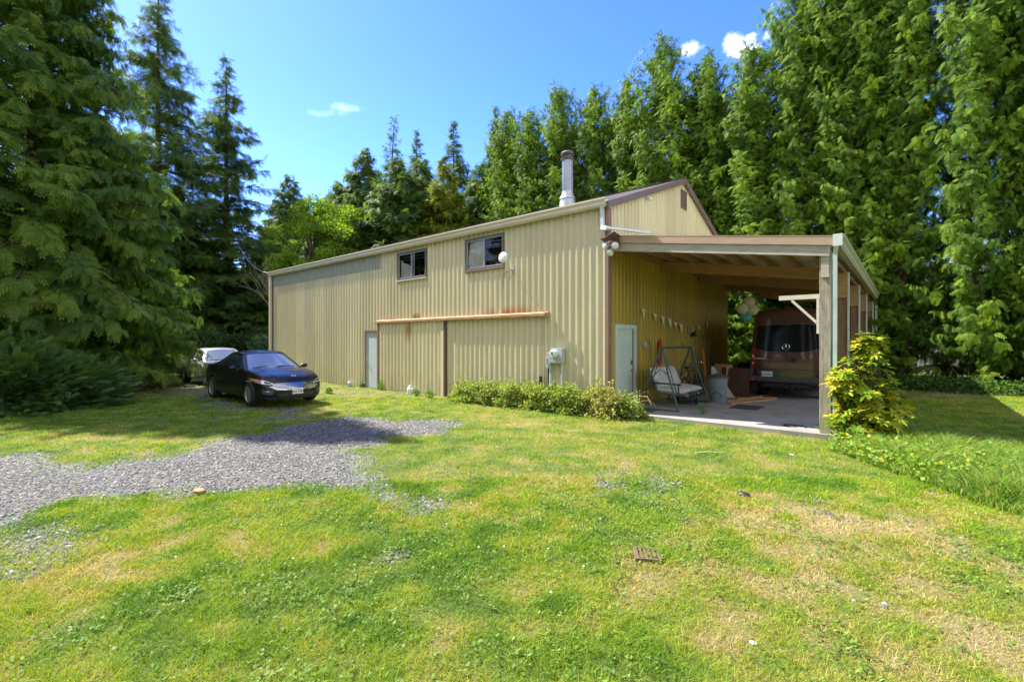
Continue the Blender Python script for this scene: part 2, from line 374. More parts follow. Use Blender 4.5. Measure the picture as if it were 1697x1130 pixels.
# dark liner inside, so nothing shows through the openings
mb = MB(); mb.box((-LEN+.1, .45, 0), (-.1, .5, 3.2)); mb.box((-LEN+.1, .05, 3.15), (-.1, 4, 3.2)); mb.box((-LEN+.1, 3.95, 3.2), (-.1, 4, 5.8)); mb.build('inner_wall', M['room'], B)
# roof
mb = MB()
for s in (-1, 1):
    xs = np.arange(-LEN-.1, .12, PITCH/2); V = []; F = []
    for i, x in enumerate(xs):
        d = .03 if i % 2 else 0
        y0 = -.12 if s < 0 else WID+.12
        V += [(x, y0, EAVE+.06-.045+d), (x, WID/2, RIDGE+.06+d)]
    for i in range(len(xs)-1): F.append((2*i, 2*i+2, 2*i+3, 2*i+1))
    mb.add(V, F)
mb.build('roof', M['roofmetal'], B)
mb = MB(); mb.bar((-LEN-.1, WID/2-.12, RIDGE+.075), (.14, WID/2-.12, RIDGE+.075), .26, .02, (0, -.35, 1)); mb.bar((-LEN-.1, WID/2+.12, RIDGE+.07), (.14, WID/2+.12, RIDGE+.07), .26, .02, (0, .35, 1)); mb.build('ridge_cap', M['roofmetal'], B)
for s in (0, 1):                                       # rake trim on the gable
    mb = MB(); a = (.10, -.14 if s == 0 else WID+.14, EAVE-.045); b = (.10, WID/2, RIDGE+.0)
    mb.bar(a, b, .06, .17, (0, -.35 if s == 0 else .35, 1)); mb.build('rake_trim', M['rake'], B)
mb = MB(); mb.box((.0, -.045, -.2), (.075, .12, 5.02)); mb.build('corner_trim', M['trim'], B, .006)
mb = MB(); mb.box((-LEN-.04, -.05, -.2), (-LEN+.05, .06, 5.0)); mb.build('corner_trim', M['darkalu'], B)
# gutter, K style
g = [(-.05, 5.03), (-.16, 5.03), (-.19, 5.08), (-.185, 5.14), (-.215, 5.20), (-.215, 5.235), (-.20, 5.235), (-.20, 5.205), (-.17, 5.15), (-.15, 5.06), (-.06, 5.05), (-.06, 5.21), (-.05, 5.21)]
mb = MB(); mb.prism(g, -LEN-.15, .06, 'x'); mb.build('gutter', M['gutter'], B)
mb = MB(); mb.bar((-.06, -.12, 5.05), (-.07, -.09, 4.93), .10, .075, (1, 0, 0)); mb.bar((-.07, -.09, 4.93), (-.05, -.09, 4.52), .10, .075, (1, 0, 0)); mb.bar((-.08, -.10, 4.53), (.12, -.16, 4.47), .09, .10); mb.bar((.10, -.16, 4.48), (1.22, -.10, 4.20), .13, .055); mb.build('downpipe', M['pale'], B)
mb = MB(); mb.bar((-LEN-.08, -.1, 5.03), (-LEN-.08, -.1, -.1), .11, .10, (1, 0, 0)); mb.build('downpipe', M['gutter'], B)
# windows
for k, (x0, x1, z0, z1) in enumerate((W1, W2)):
    f = MB(); t = .05
    f.box((x0-.01, -.055, z0-.01), (x0+t, .05, z1+.01)); f.box((x1-t, -.055, z0-.01), (x1+.01, .05, z1+.01)); f.box((x0+t, -.055, z1-t), (x1-t, .05, z1+.01)); f.box((x0+t, -.055, z0-.01), (x1-t, .05, z0+t-.01))
    wn = f.build('window', M['darkalu'], B)
    if k == 0: wn['label'] = 'window with a bunched white curtain and flowers behind it'
    else: wn['label'] = 'window with a half drawn grey curtain and potted plants'
    xm = (x0+x1)/2; f = MB(); t2 = .03
    f.box((x0+t, -.035, z0+t), (x0+t+t2, .0, z1-t)); f.box((xm-.025, -.04, z0+t), (xm+.025, .0, z1-t)); f.box((x1-t-t2, -.035, z0+t), (x1-t, .0, z1-t))
    f.box((x0+t+t2, -.035, z1-t-t2), (xm-.025, 0, z1-t)); f.box((xm+.025, -.035, z1-t-t2), (x1-t-t2, 0, z1-t)); f.box((x0+t+t2, -.035, z0+t), (xm-.025, 0, z0+t+t2)); f.box((xm+.025, -.035, z0+t), (x1-t-t2, 0, z0+t+t2))
    if k == 0: f.box((xm+.10, -.02, z0+t+t2), (xm+.13, .0, z1-t-t2))
    f.build('frame', M['alu'], wn)
    f = MB(); f.box((x0-.03, -.085, z0-.045), (x1+.03, -.01, z0-.012)); f.build('sill', M['trim'] if k else M['gutter'], wn)
    f = MB(); f.add([(x0+t, -.01, z0+t), (x1-t, -.01, z0+t), (x1-t, -.01, z1-t), (x0+t, -.01, z1-t)], [(0, 1, 2, 3)]); f.build('pane', M['pane'], wn)
    # curtain, a folded sheet behind the fixed half
    V = []; F = []; n = 26; m = 14; top = z1-.06
    for i in range(n+1):
        for j in range(m+1):
            u, v = i/n, j/m
            x = x0+.08+(xm-.06-x0-.06)*u; z = z0+.06+(top-z0-.06)*v
            if k == 0: z = z0+.06+(.60+.07*sin(5*u)+.05*sin(11*u+1)-.16*(1-abs(2*u-1.2)))*v
            y = .045+.022*sin(9*u+4*v+k*3)+.018*sin(17*u-6*v)+.012*sin(31*u+2*v)
            V.append((x, y, z))
    for i in range(n):
        for j in range(m): F.append((i*(m+1)+j, (i+1)*(m+1)+j, (i+1)*(m+1)+j+1, i*(m+1)+j+1))
    f = MB(); f.add(V, F, True); f.build('curtain', M['cloth'], wn)
    f = MB(); f.box((x0+t, .12, z1-.16), (x1-t, .125, z1-.13)); f.box((x0+t, .13, z1-.25), (x1-t, .135, z1-.235)); f.build('blind', M['alu'], wn)
    f = MB(); f.box((x0-.05, .04, z0-.02), (x1+.05, .40, z0+.02)); f.build('inner_sill', M['whitewood'], wn)
def leafblob(c, R, n, size, cols, seed=0, up=.3, asp=.45, flat=0.0):
    r = np.random.default_rng(seed); c = np.array(c); R = np.array(R)
    d = r.normal(size=(n, 3)); d /= np.linalg.norm(d, axis=1)[:, None]
    rad = r.random(n)**.4
    P = c+d*R*rad[:, None]
    A = d*.8+r.normal(size=(n, 3))*.6; A[:, 2] += up; A /= np.linalg.norm(A, axis=1)[:, None]
    Sd = np.cross(A, r.normal(size=(n, 3))); Sd /= np.linalg.norm(Sd, axis=1)[:, None]; Nn = np.cross(A, Sd)
    L = size*(.6+.8*r.random(n))[:, None]
    V = np.stack([P, P+A*L*.5+Sd*L*asp*.5+Nn*L*.05, P+A*L-Nn*L*.08, P+A*L*.5-Sd*L*asp*.5+Nn*L*.05], 1).reshape(-1, 3)
    F = np.arange(4*n).reshape(-1, 4)
    cols = np.array(cols); t = r.random(n)*(len(cols)-1); i = np.minimum(t.astype(int), len(cols)-2); t = (t-i)[:, None]
    cc = cols[i]*(1-t)+cols[i+1]*t; cc = cc*(.8+.4*r.random((n, 1)))
    return V, F, np.repeat(cc, 4, 0)
def cat(parts):
    V = []; F = []; K = []; b = 0
    for v, f, k in parts: V.append(v); F.append(f+b); K.append(k); b += len(v)
    return np.concatenate(V), np.concatenate(F), np.concatenate(K)
GR = [(.05, .12, .02), (.10, .22, .04), (.16, .28, .05)]
pl = [(-7.12, 4.0, .28, GR, 'white_flowers'), (-7.45, 4.0, .40, GR, ''), (-6.98, 4.0, .36, [(.4, .16, .03), (.12, .2, .03)], ''), (-4.0, 4.0, .22, [(.25, .3, .05), (.12, .2, .04)], ''), (-3.78, 4.0, .30, [(.45, .12, .05), (.3, .2, .06)], ''), (-3.52, 4.0, .22, GR, '')]
lab = ['small plant with pale blossoms in the middle of the flower window', 'tall leafy plant beside the window mullion', 'orange leaved plant at the right edge of the flower window', 'yellow green plant in the middle of the window near the dish', 'orange red flowering plant between two green plants in the window near the dish', 'green plant in the window corner beside the dish']
for i, (x, z, h, cs, _) in enumerate(pl):
    z0 = 3.952; r = empty('potted_plant', (x, .2, z0), 0, lab[i], 'potted plant', 'plants on the window sills')
    p = MB(); p.lathe((0, 0, 0), [(.0, 0), (.05, 0), (.065, .11), (.072, .11), (.072, .13), (.05, .13), (0, .12)], 14); p.build('pot', M['terracotta'] if i % 2 else M['white'], r)
    V, F, K = leafblob((0, 0, .13+h*.5), (.10, .08, h*.55), 90, .09, cs, i); mesh_np('foliage', V, F, M['leaf'], K, r)
# sliding doors with rail
def slider(x0, x1, z0, z1, off, label):
    m_ = MB(); corr(m_, 'x', x0+.05, x1-.02, z0, z1, off); m_.box((x0, -off+.003, z0), (x1, -off+.02, z1))
    d = m_.build('sliding_door', M['wall'], B); d['label'] = label; return d
d1 = slider(-9.58, -5.85, -.13, 2.44, .10, 'rust streaked left sliding door of ribbed cream metal')
e = MB(); e.box((-9.60, -.145, -.13), (-9.52, -.08, 2.40)); e.build('edge_trim', M['trim'], d1)
e = MB(); e.box((-6.0, -.142, -.13), (-5.86, -.08, 2.40)); e.build('edge_panel', M['wall'], d1)
e = MB(); e.box((-5.86, -.15, -.14), (-5.80, -.07, 2.40)); e.build('edge_trim', M['rustiron'], d1)
e = MB(); e.box((-9.58, -.14, -.135), (-5.86, -.09, -.10)); e.build('bottom_rail', M['trim'], d1)
d2 = slider(-5.80, -1.86, -.13, 2.44, .035, 'plain right sliding door of ribbed cream metal')
e = MB(); e.box((-5.72, -.073, -.12), (-5.36, -.066, 2.40)); e.build('edge_panel', M['wall'], d2)
m_ = MB(); m_.prism([(-.02, 2.40), (-.19, 2.40), (-.20, 2.41), (-.20, 2.48), (-.06, 2.53), (-.02, 2.53)], -9.63, -1.72, 'x')
M['railmetal'] = mat('railmetal', (.44, .29, .17), .75, col2=(.30, .13, .05), nscale=4, stretch=(1, 3, 3))
m_.build('door_rail', M['railmetal'], B)
# man door, long wall
f = MB(); f.box((-10.58, -.05, -.1), (-10.52, .03, 2.16)); f.box((-9.64, -.05, -.1), (-9.60, .03, 2.16)); f.box((-10.52, -.05, 2.10), (-9.64, .03, 2.16)); f.build('door_frame', M['trim'], B)
f = MB(); f.box((-10.52, -.01, -.06), (-9.64, .03, 2.10)); dr = f.build('door', M['doorblue'], B); dr['label'] = 'pale blue steel door in the long wall'
f = MB(); f.lathe((-10.45, -.07, .98), [(0, -.03), (.028, -.02), (.03, 0), (.012, .02), (.01, .06)], 12, 'y'); f.build('door_knob', M['chrome'], dr)
# gable door with white frame
f = MB(); f.box((.0, .37, -.02), (.07, .49, 2.16)); f.box((.0, 1.43, -.02), (.07, 1.55, 2.16)); f.box((.0, .49, 2.05), (.07, 1.43, 2.16)); f.build('door_frame', M['pale'], B, .004)
f = MB(); f.box((.0, .49, .02), (.03, 1.36, 2.05)); dr = f.build('door', M['doormint'], B); dr['label'] = 'pale mint door with brass knob inside the carport'
f = MB(); f.lathe((.07, 1.28, .95), [(0, .03), (.03, .02), (.03, 0), (.012, -.02), (.03, -.035), (.03, -.045)], 12, 'x'); f.build('door_knob', M['brass'], dr)
f = MB(); f.box((.03, 1.25, 1.10), (.05, 1.31, 1.22)); f.box((.032, 1.35, .85), (.04, 1.37, 1.3)); f.build('lock_plate', M['brass'], dr)
f = MB(); f.lathe((.035, .86, 1.5), [(0, .004), (.012, 0)], 8, 'x'); f.build('peephole', M['black'], dr)
f = MB(); f.box((.0, 1.36, .0), (.02, 1.43, 2.05)); f.build('door_gap', M['black'], dr)
# gable vent
f = MB(); f.box((-.02, 4.99, 6.13), (-.015, 5.41, 6.69)); v = f.build('gable_vent', M['black'], B)
f = MB()
for i in range(9): f.bar((.012, 4.99, 6.16+i*.062), (.012, 5.41, 6.16+i*.062), .006, .045, (1, 0, .8))
f.box((-.01, 4.96, 6.10), (.035, 5.0, 6.72)); f.box((-.01, 5.40, 6.10), (.035, 5.44, 6.72)); f.box((-.01, 5.0, 6.69), (.035, 5.4, 6.72)); f.box((-.01, 5.0, 6.10), (.035, 5.4, 6.13)); f.build('louver', M['rake'], v)
# gable light
f = MB(); f.box((.03, 2.18, 5.72), (.10, 2.30, 5.88)); f.lathe((.13, 2.24, 5.74), [(0, .06), (.05, .04), (.07, -.04), (0, -.03)], 12, 'z'); f.build('wall_light', M['pale'], B)
f = MB(); f.box((.03, 4.3, 4.66), (.08, 4.55, 4.76)); f.lathe((.1, 4.42, 4.72), [(0, .08), (.05, .05), (.06, -.02), (0, -.03)], 12, 'x'); f.build('wall_light', M['galv'], B)
# flue pipe
M['darksteel'] = mat('darksteel', (.13, .12, .12), .5, metal=.5, noise=.3, nscale=12)
fx, fy = -1.94, 1.2; r0 = roofz(fy)+.06
ch = empty('flue_pipe', (fx, fy, r0), 0, 'tall round steel flue pipe with a dark cap on the roof', 'flue pipe')
f = MB(); f.lathe((0, 0, 0), [(.27, -.12), (.25, .02), (.21, .30), (.21, .31)], 28); f.build('flashing', M['galv'], ch)
f = MB(); f.lathe((0, 0, 0), [(.235, .27), (.225, .32), (.165, .43), (.165, .5)], 28); f.build('storm_collar', M['galv'], ch)
f = MB()
V = []; F = []; nn = 72
for j, z in enumerate((.4, .8, .82, 1.45)):
    for k in range(nn):
        r = .148+(.008 if (k//3) % 2 else 0)+(.006 if j in (1, 2) else 0); V.append((r*cos(2*pi*k/nn), r*sin(2*pi*k/nn), z))
for j in range(3):
    for k in range(nn): F.append((j*nn+k, j*nn+(k+1) % nn, (j+1)*nn+(k+1) % nn, (j+1)*nn+k))
f.add(V, F, False); f.build('pipe', M['steel'], ch)
f = MB(); f.lathe((0, 0, 0), [(.12, 1.40), (.19, 1.42), (.20, 1.47), (.14, 1.49), (.14, 1.56), (.19, 1.57), (.20, 1.61), (.16, 1.66), (.06, 1.69), (0, 1.70)], 28); f.build('cap', M['darksteel'], ch)
# ------------------------------------------------------------------ carport
CL = 14.0
CR = lambda x: 4.31-.146*x
CP = empty('carport', (0, 0, 0), 0, 'open timber lean-to carport against the gable end, brown van inside', 'carport')
f = MB(); V = []; F = []
xs = np.linspace(.03, 4.66, 46)
for i, x in enumerate(xs):
    V += [(x, -.02, CR(x)-.02+(.018 if i % 2 else 0)), (x, CL, CR(x)-.02+(.018 if i % 2 else 0))]
for i in range(45): F.append((2*i, 2*i+2, 2*i+3, 2*i+1))
f.add(V, F); f.build('roof', M['underroof'], CP)
f = MB(); f.bar((.08, -.035, CR(.08)-.075), (4.68, -.035, CR(4.68)-.075), .04, .165, (.146, 0, 1)); f.bar((.08, -.0, CR(.08)+.01), (4.68, -.0, CR(4.68)+.01), .12, .012, (.146, 0, 1)); f.build('metal_flashing', M['fascia'], CP)
f = MB(); f.bar((.12, .0, CR(.12)-.26), (4.60, .0, CR(4.60)-.26), .05, .19, (.146, 0, 1)); f.build('front_beam', M['greywood'], CP)
for x in np.arange(.45, 4.6, .62):
    f = MB(); f.bar((x, .03, CR(x)-.115), (x, CL, CR(x)-.115), .05, .15); f.build('purlin', M['brownwood'], CP)
PV = (3.3, 6.6, 9.8, 13.7)
for y in PV:
    f = MB(); f.bar((.05, y, CR(.05)-.345), (4.5, y, CR(4.5)-.345), .09, .29, (.146, 0, 1)); f.build('rafter_beam', M['brownwood'], CP)
f = MB(); f.box((4.43, .03, -.15), (4.61, .20, 3.42)); f.build('post', M['postwood'], CP, .008)['label'] = 'weathered grey front post'
f = MB(); f.box((4.46, .005, 2.90), (4.585, .03, 3.40)); f.build('splice_board', M['greywood'], CP, .004)
for y in PV:
    f = MB(); f.box((4.42, y-.09, -.15), (4.60, y+.09, 3.28)); p = f.build('post', M['brownpost'], CP, .006)
    f = MB(); f.box((4.40, y-.13, 2.75), (4.61, y-.092, 3.35)); f.build('scab_board', M['tanwood'], p)
    f = MB(); f.box((4.615, y-.14, 0), (4.65, y-.10, 3.35)); f.build('conduit', M['pale'], p)
f = MB(); f.box((4.50, .1, 3.36), (4.56, CL, 3.52)); f.build('side_beam', M['brownpost'], CP)
gy = [(4.66, 3.44), (4.76, 3.44), (4.79, 3.50), (4.785, 3.55), (4.83, 3.61), (4.83, 3.645), (4.815, 3.645), (4.77, 3.56), (4.75, 3.46), (4.675, 3.455), (4.675, 3.62), (4.66, 3.62)]
f = MB(); f.prism(gy, -.12, CL+.05, 'y'); f.build('gutter', M['olivegutter'], CP)
f = MB(); f.box((4.655, -.135, 3.44), (4.80, -.12, 3.655)); f.build('gutter_end', M['pale'], CP)
f = MB(); f.bar((4.71, -.10, 3.46), (4.68, -.03, 3.32), .085, .065, (1, 0, 0)); f.bar((4.68, -.03, 3.33), (4.68, -.03, -.1), .085, .065, (1, 0, 0)); f.build('downpipe', M['greenpipe'], CP)
f = MB(); f.bar((4.72, CL-.1, 3.46), (4.72, CL-.1, 0), .07, .085, (1, 0, 0)); f.build('downpipe', M['greenpipe'], CP)
f = MB(); f.bar((3.76, .06, 2.56), (4.43, .06, 2.56), .04, .085); f.build('arm', M['whitewood'], CP)
f = MB(); f.bar((3.98, .08, 2.50), (4.40, .08, 2.05), .04, .10, (0, 1, 0)); f.build('brace', M['whitewood'], CP)
f = MB(); f.box((4.385, .03, 1.86), (4.428, .10, 2.51)); f.build('batten', M['whitewood'], CP)
f = MB(); f.bar((.06, .2, CR(.06)-.2), (.06, CL-3.9, CR(.06)-.2), .04, .2); f.build('ledger', M['brownwood'], CP)
# slab
slab = MB(); slab.box((.0, -.05, -.25), (4.75, CL+.3, 0)); s_ = slab.build('concrete_slab', M['concrete']); tag(s_, kind='structure')
# floodlights at the corner
fl = empty('floodlight', (.25, -.12, 4.0), 0, 'cluster of three old floodlights under a bent metal cover at the building corner', 'floodlight')
f = MB(); f.box((-.10, .0, .02), (.14, .08, .20)); f.bar((-.24, -.12, .17), (.22, -.12, .24), .22, .012, (0, .2, 1)); f.bar((-.05, -.16, .21), (.16, -.16, .29), .16, .01, (.3, .3, 1)); f.build('cover', M['rustiron'], fl)
for (dx, dy, dz, rx, rz) in [(-.12, -.13, .02, .25, -.5), (.12, -.13, .0, .25, .35), (-.0, -.12, -.14, .55, -.1)]:
    Mx = Matrix.Translation((dx, dy, dz)) @ Matrix.Rotation(rz, 4, 'Z') @ Matrix.Rotation(rx, 4, 'X')
    f = MB(); f.lathe((0, 0, 0), [(0, .14), (.035, .13), (.045, .06), (.085, -.02), (.09, -.05), (.075, -.055)], 18, 'y', Mx); h = f.build('lamp_housing', M['galv'], fl)
    f = MB(); f.lathe((0, 0, 0), [(.078, -.052), (.05, -.068), (0, -.074)], 18, 'y', Mx); f.build('lens', M['white'], h)
# dish
ds = empty('satellite_dish', (-3.02, -.03, 3.80), 0, 'small white round dish on an arm beside the upper window', 'dish')
f = MB(); f.tube([(-.0, -.01, .0), (.0, -.12, .0), (.04, -.36, .19), (.045, -.42, .26)], .016, 8); f.box((-.04, -.012, -.09), (.05, .0, .10)); f.build('arm', M['galv'], ds)
Mx = Matrix.Translation((.05, -.45, .27)) @ Matrix.Rotation(.12, 4, 'Z') @ Matrix.Rotation(-.12, 4, 'X')
f = MB(); f.lathe((0, 0, 0), [(0, .035), (.09, .02), (.145, -.01), (.15, -.02), (.14, -.025), (.09, -.045), (0, -.055)], 28, 'y', Mx); f.build('reflector', M['white'], ds)
f = MB(); f.tube([(-.01, -.01, -.02), (-.05, -.03, -.05), (-.2, -.03, -.06), (-.32, -.03, -.1), (-.34, -.03, -.3), (-.33, -.03, -.45), (-.38, -.03, -.47)], .006, 5); f.build('cable', M['black'], ds)
# meter
mt = empty('electric_meter', (-1.385, -.03, 1.15), 0, 'grey electric meter box with round glass dial on the long wall', 'meter box')
f = MB(); f.box((-.19, -.16, 0), (.19, 0, .39)); f.build('box', M['galv'], mt, .01)
f = MB(); f.lathe((-.04, -.16, .24), [(.115, 0), (.115, -.04), (.10, -.05), (.10, -.11), (.085, -.13), (0, -.135)], 24, 'y'); f.build('dial', M['pale'], mt)
f = MB(); f.box((-.07, -.30, .26), (-.005, -.296, .285)); f.box((-.07, -.30, .22), (-.01, -.296, .235)); f.build('dial_label', M['black'], mt)
f = MB(); f.tube([(.14, -.08, 0), (.14, -.08, -1.25)], .032, 10); f.build('conduit', M['greenpipe'], mt)
for i, (px, zt, zb, mm, lb) in enumerate([(914, 1.42, 1.10, 'galv', 'slim grey cable box just left of the meter'), (909, 1.28, 1.0, 'galv', 'lower grey cable box with a dark pipe, left of the meter')]):
    p = world(px, 590, 12.65); u_ = p[0]
    c = empty('cable_box', (u_, -.03, zb), 0, lb, 'cable box', 'boxes beside the meter')
    f = MB(); f.box((-.05, -.12, 0), (.05, 0, zt-zb)); f.build('box', M[mm], c, .01)
    f = MB(); f.tube([(0, -.06, 0), (.02, -.08, -.5), (.05, -.10, -1.3)] if i == 0 else [(.02, -.06, 0), (.02, -.06, -1.2)], .022, 8); f.build('pipe', M['pale'] if i == 0 else M['black'], c)
f = MB(); f.box((-1.93, -.2, -.2), (-1.87, -.14, .78)); f.build('short_post', M['black'])
tag(bpy.data.objects['short_post'], 'short black post against the wall left of the meter', 'post')
# service wire at the far corner
pA = np.array([-LEN, -.1, 5.15]); pB = world(395, 405, 34); pts = [pA*(1-t)+pB*t-np.array([0, 0, .5*sin(pi*t)]) for t in np.linspace(0, 1, 12)]
f = MB(); f.tube(pts, .012, 5); tag(f.build('overhead_wire', M['galv']), 'thin overhead wire running from the far roof corner into the trees', 'wire')
# ------------------------------------------------------------------ things in the carport
def vwall(px): r = (px-848.5)/777; return (11.6*r-2.336)/(.644-.765*r)
bn = empty('pennant_bunting', (.05, 2, 2.4), 0, 'string of pale triangular pennants across the carport wall', 'bunting')
pen = [(1062, 512, 15), (1081, 520, 10), (1094, 524, 14), (1105, 528, 14), (1115, 534.5, 9), (1124, 538, 12), (1139, 542, 11), (1144, 542, 13), (1153.5, 540, 8), (1168, 535.5, 7)]
tops = []
for px, py, h in pen:
    v = vwall(px); D = 11.6+.765*v; s = D/777; z = 1.7+(567-py)*s; hh = h*s; tops.append((0, v-2, z-2.4+.0))
    a = .09; f = MB(); tw = random.uniform(-.05, .05)
    V = [(.01, v-2-a, z-2.4), (.01+tw, v-2+a, z-2.4), (.03+tw, v-2+.02, z-2.4-hh-.04), (.004, v-2-a, z-2.4), (.004+tw, v-2+a, z-2.4), (.024+tw, v-2+.02, z-2.4-hh-.04)]
    f.add(V, [(0, 1, 2), (5, 4, 3), (0, 3, 4, 1), (1, 4, 5, 2), (2, 5, 3, 0)]); f.build('pennant', M['pennant'], bn)
f = MB(); f.tube([(.0, tops[0][1]-.4, tops[0][2]+.1)]+tops+[(.0, tops[-1][1]+.5, tops[-1][2]+.25)], .004, 4); f.build('string', M['pennant'], bn)
def onwall(px, py):
    v = vwall(px); D = 11.6+.765*v; return v, 1.7+(567-py)*D/777
v, z = onwall(1064, 571)
t = empty('outlet_box', (.04, v, z), 0, 'grey outlet box with a hanging wire, right of the mint door', 'outlet box')
f = MB(); f.box((0, -.08, -.09), (.08, .08, .09)); f.build('box', M['galv'], t, .008)
f = MB(); f.tube([(.08, .04, .06), (.12, .12, .08), (.12, .18, -.02), (.09, .3, -.5), (.06, .5, -1.0), (.05, .62, -1.3)], .01, 6); f.build('wire', M['black'], t)
v, z = onwall(1088.5, 577)
f = MB()
for k in range(5):
    a = .035+.012*k; f.tube([(.05+.012*k, v+a*cos(q)*1.5, z-.12+sin(q)*(.27+.03*k)) for q in np.linspace(0, 2*pi, 18)], .012, 5, False)
tag(f.build('extension_cord', M['redcord']), 'coiled red extension cord hanging on the carport wall', 'cord')
v, z = onwall(1144, 555)
f = MB(); f.box((.03, v-.13, z-.04), (.22, v+.13, z)); f.box((.06, v-.06, z+.003), (.14, v+.04, z+.10)); f.tube([(.14, v+.04, z+.05), (.16, v+.08, z+.13)], .02, 6)
tag(f.build('wall_shelf', M['black']), 'small black shelf under the pennants on the carport wall', 'shelf')
v, z = onwall(1129, 570)
f = MB(); f.box((.03, v-.03, z-.16), (.05, v+.03, z+.02)); tag(f.build('wall_bracket', M['rustiron']), 'small rusty bracket on the carport wall above the swing', 'bracket')
v, z = onwall(1165, 557)
f = MB(); f.tube([(.03, v-.25, z), (.12, v-.25, z-.02), (.12, v+.3, z-.02), (.03, v+.3, z)], .012, 6); tag(f.build('wall_hanger', M['rustiron']), 'thin rusty hanger rod under the far pennants', 'hanger')
# lanterns
for (px, py, mm, lb) in [(1240.5, 500.7, 'paper', 'topmost cream paper lantern of the hanging cluster'), (1230, 511.5, 'paper', 'left cream paper lantern of the hanging cluster'), (1246.5, 513.5, 'paper', 'right cream paper lantern of the hanging cluster'), (1236, 523.5, 'paperteal', 'teal paper lantern at the bottom of the cluster')]:
    p = world(px, py, 13.0+(.18 if px == 1236 else 0)); r = empty('paper_lantern', p, 0, lb, 'paper lantern', 'paper lanterns hanging in the carport')
    V = []; F = []; n = 18; m = 22
    for i in range(m+1):
        a = .18+(pi-.36)*i/m; q = .155*(1+(.02 if i % 2 else -.01))
        for k in range(n): V.append((q*sin(a)*cos(2*pi*k/n), q*sin(a)*sin(2*pi*k/n), .155*cos(a)))
    for i in range(m):
        for k in range(n): F.append((i*n+k, (i+1)*n+k, (i+1)*n+(k+1) % n, i*n+(k+1) % n))
    f = MB(); f.add(V, F); f.build('lantern_shade', M[mm], r)
    f = MB(); f.tube([(0, 0, .15), (0.02, .05, CR(p[0])-.1-p[2])], .003, 4); f.build('string', M['black'], r)
# porch swing
sw = empty('swing_bench', (1.0, 2.03, 0), 0, 'green metal frame swing bench with pale cushions under the carport', 'swing bench')
fr = MB()
for s in (-1, 1):
    y = s*1.02; fr.tube([(-.02, y, 1.56), (-.32, y*1.06, .75), (-.72, y*1.10, .02)], .026, 8); fr.tube([(.02, y, 1.56), (.16, y*1.04, .95), (.46, y*1.12, .02)], .026, 8)
    fr.tube([(-.35, y*1.06, .68), (-.05, y*1.02, 1.02), (.17, y*1.05, .9)], .014, 6)
    fr.tube([(-.72, y*1.10, .03), (.46, y*1.12, .03)], .02, 6)
fr.tube([(0, -1.06, 1.56), (0, 1.06, 1.56)], .028, 8); fr.build('frame', M['swinggreen'], sw)
b_ = MB(); b_.tube([(.38, -.80, .36), (.40, .80, .36), (-.22, .80, .42), (-.22, -.80, .42), (.38, -.80, .36)], .02, 8); b_.tube([(-.22, -.80, .42), (-.46, -.80, .95), (-.46, .80, .95), (-.22, .80, .42)], .018, 8); b_.build('bench_frame', M['swinggreen'], sw)
for s in (-1, 1):
    c_ = MB(); c_.tube([(.30, s*.82, .38), (0.02, s*.98, 1.52)], .012, 6); c_.tube([(-.36, s*.82, .66), (0, s*.98, 1.52)], .012, 6); c_.build('hanger', M['swinggreen'], sw)
    c_ = MB(); c_.bar((-.36, s*.83, .66), (.40, s*.83, .64), .06, .035); c_.tube([(.34, s*.82, .36), (.34, s*.83, .63)], .015, 6); c_.build('armrest', M['black'], sw)
def cushion(name, x0, x1, y0, y1, th, Mx, par):
    V = []; F = []; n, m = 16, 20
    for sd in (1, -1):
        b0 = len(V)
        for i in range(n+1):
            for j in range(m+1):
                u, v_ = i/n, j/m; e_ = (1-(2*u-1)**6)*(1-(2*v_-1)**8); puff = max(e_, 0)**.5*(1+.10*sin(v_*m*1.3)*sin(u*9))
                V.append(Mx @ Vector((x0+(x1-x0)*u, y0+(y1-y0)*v_, sd*th/2*puff)))
        for i in range(n):
            for j in range(m):
                q = [b0+i*(m+1)+j, b0+(i+1)*(m+1)+j, b0+(i+1)*(m+1)+j+1, b0+i*(m+1)+j+1]; F.append(tuple(q if sd > 0 else q[::-1]))
    c_ = MB(); c_.add(V, F, True); c_.build(name, M['cushion'], par)
for y0 in (-.79, .01):
    cushion('seat_cushion', -.28, .40, y0, y0+.78, .15, Matrix.Translation((0, 0, .47)) @ Matrix.Rotation(.08, 4, 'Y'), sw)
    cushion('back_cushion', 0, .58, y0, y0+.78, .14, Matrix.Translation((-.20, 0, .50)) @ Matrix.Rotation(-1.98, 4, 'Y'), sw)
# trash bin
tb = empty('trash_bin', (1.55, 3.62, 0), .3, 'round grey plastic trash bin with dark lid beside the swing', 'trash bin')
f = MB(); f.lathe((0, 0, 0), [(0, 0), (.215, 0), (.225, .03), (.27, .66), (.285, .67), (.285, .70), (.27, .70)], 32); f.lathe((0, 0, 0), [(.256, .44), (.268, .45), (.268, .47), (.26, .48)], 32); f.build('body', M['greyplastic'], tb)
f = MB(); f.lathe((0, 0, 0), [(.30, .69), (.30, .72), (.28, .74), (.2, .775), (0, .79)], 32); f.lathe((0, 0, .80), [(0, .03), (.06, .02), (.07, -.03)], 12); f.build('lid', M['plastic'], tb)
f = MB(); f.tube([(.12+.14*cos(q)-.14, -.236-.004*0-.012*abs(sin(q)), .13+.16*sin(q)) for q in np.linspace(0, pi, 12)], .01, 5); f.build('band', M['plastic'], tb)
for s in (-1, 1):
    f = MB(); f.bar((s*.27, -.06, .60), (s*.27, .06, .60), .05, .06); f.build('handle', M['plastic'], tb)
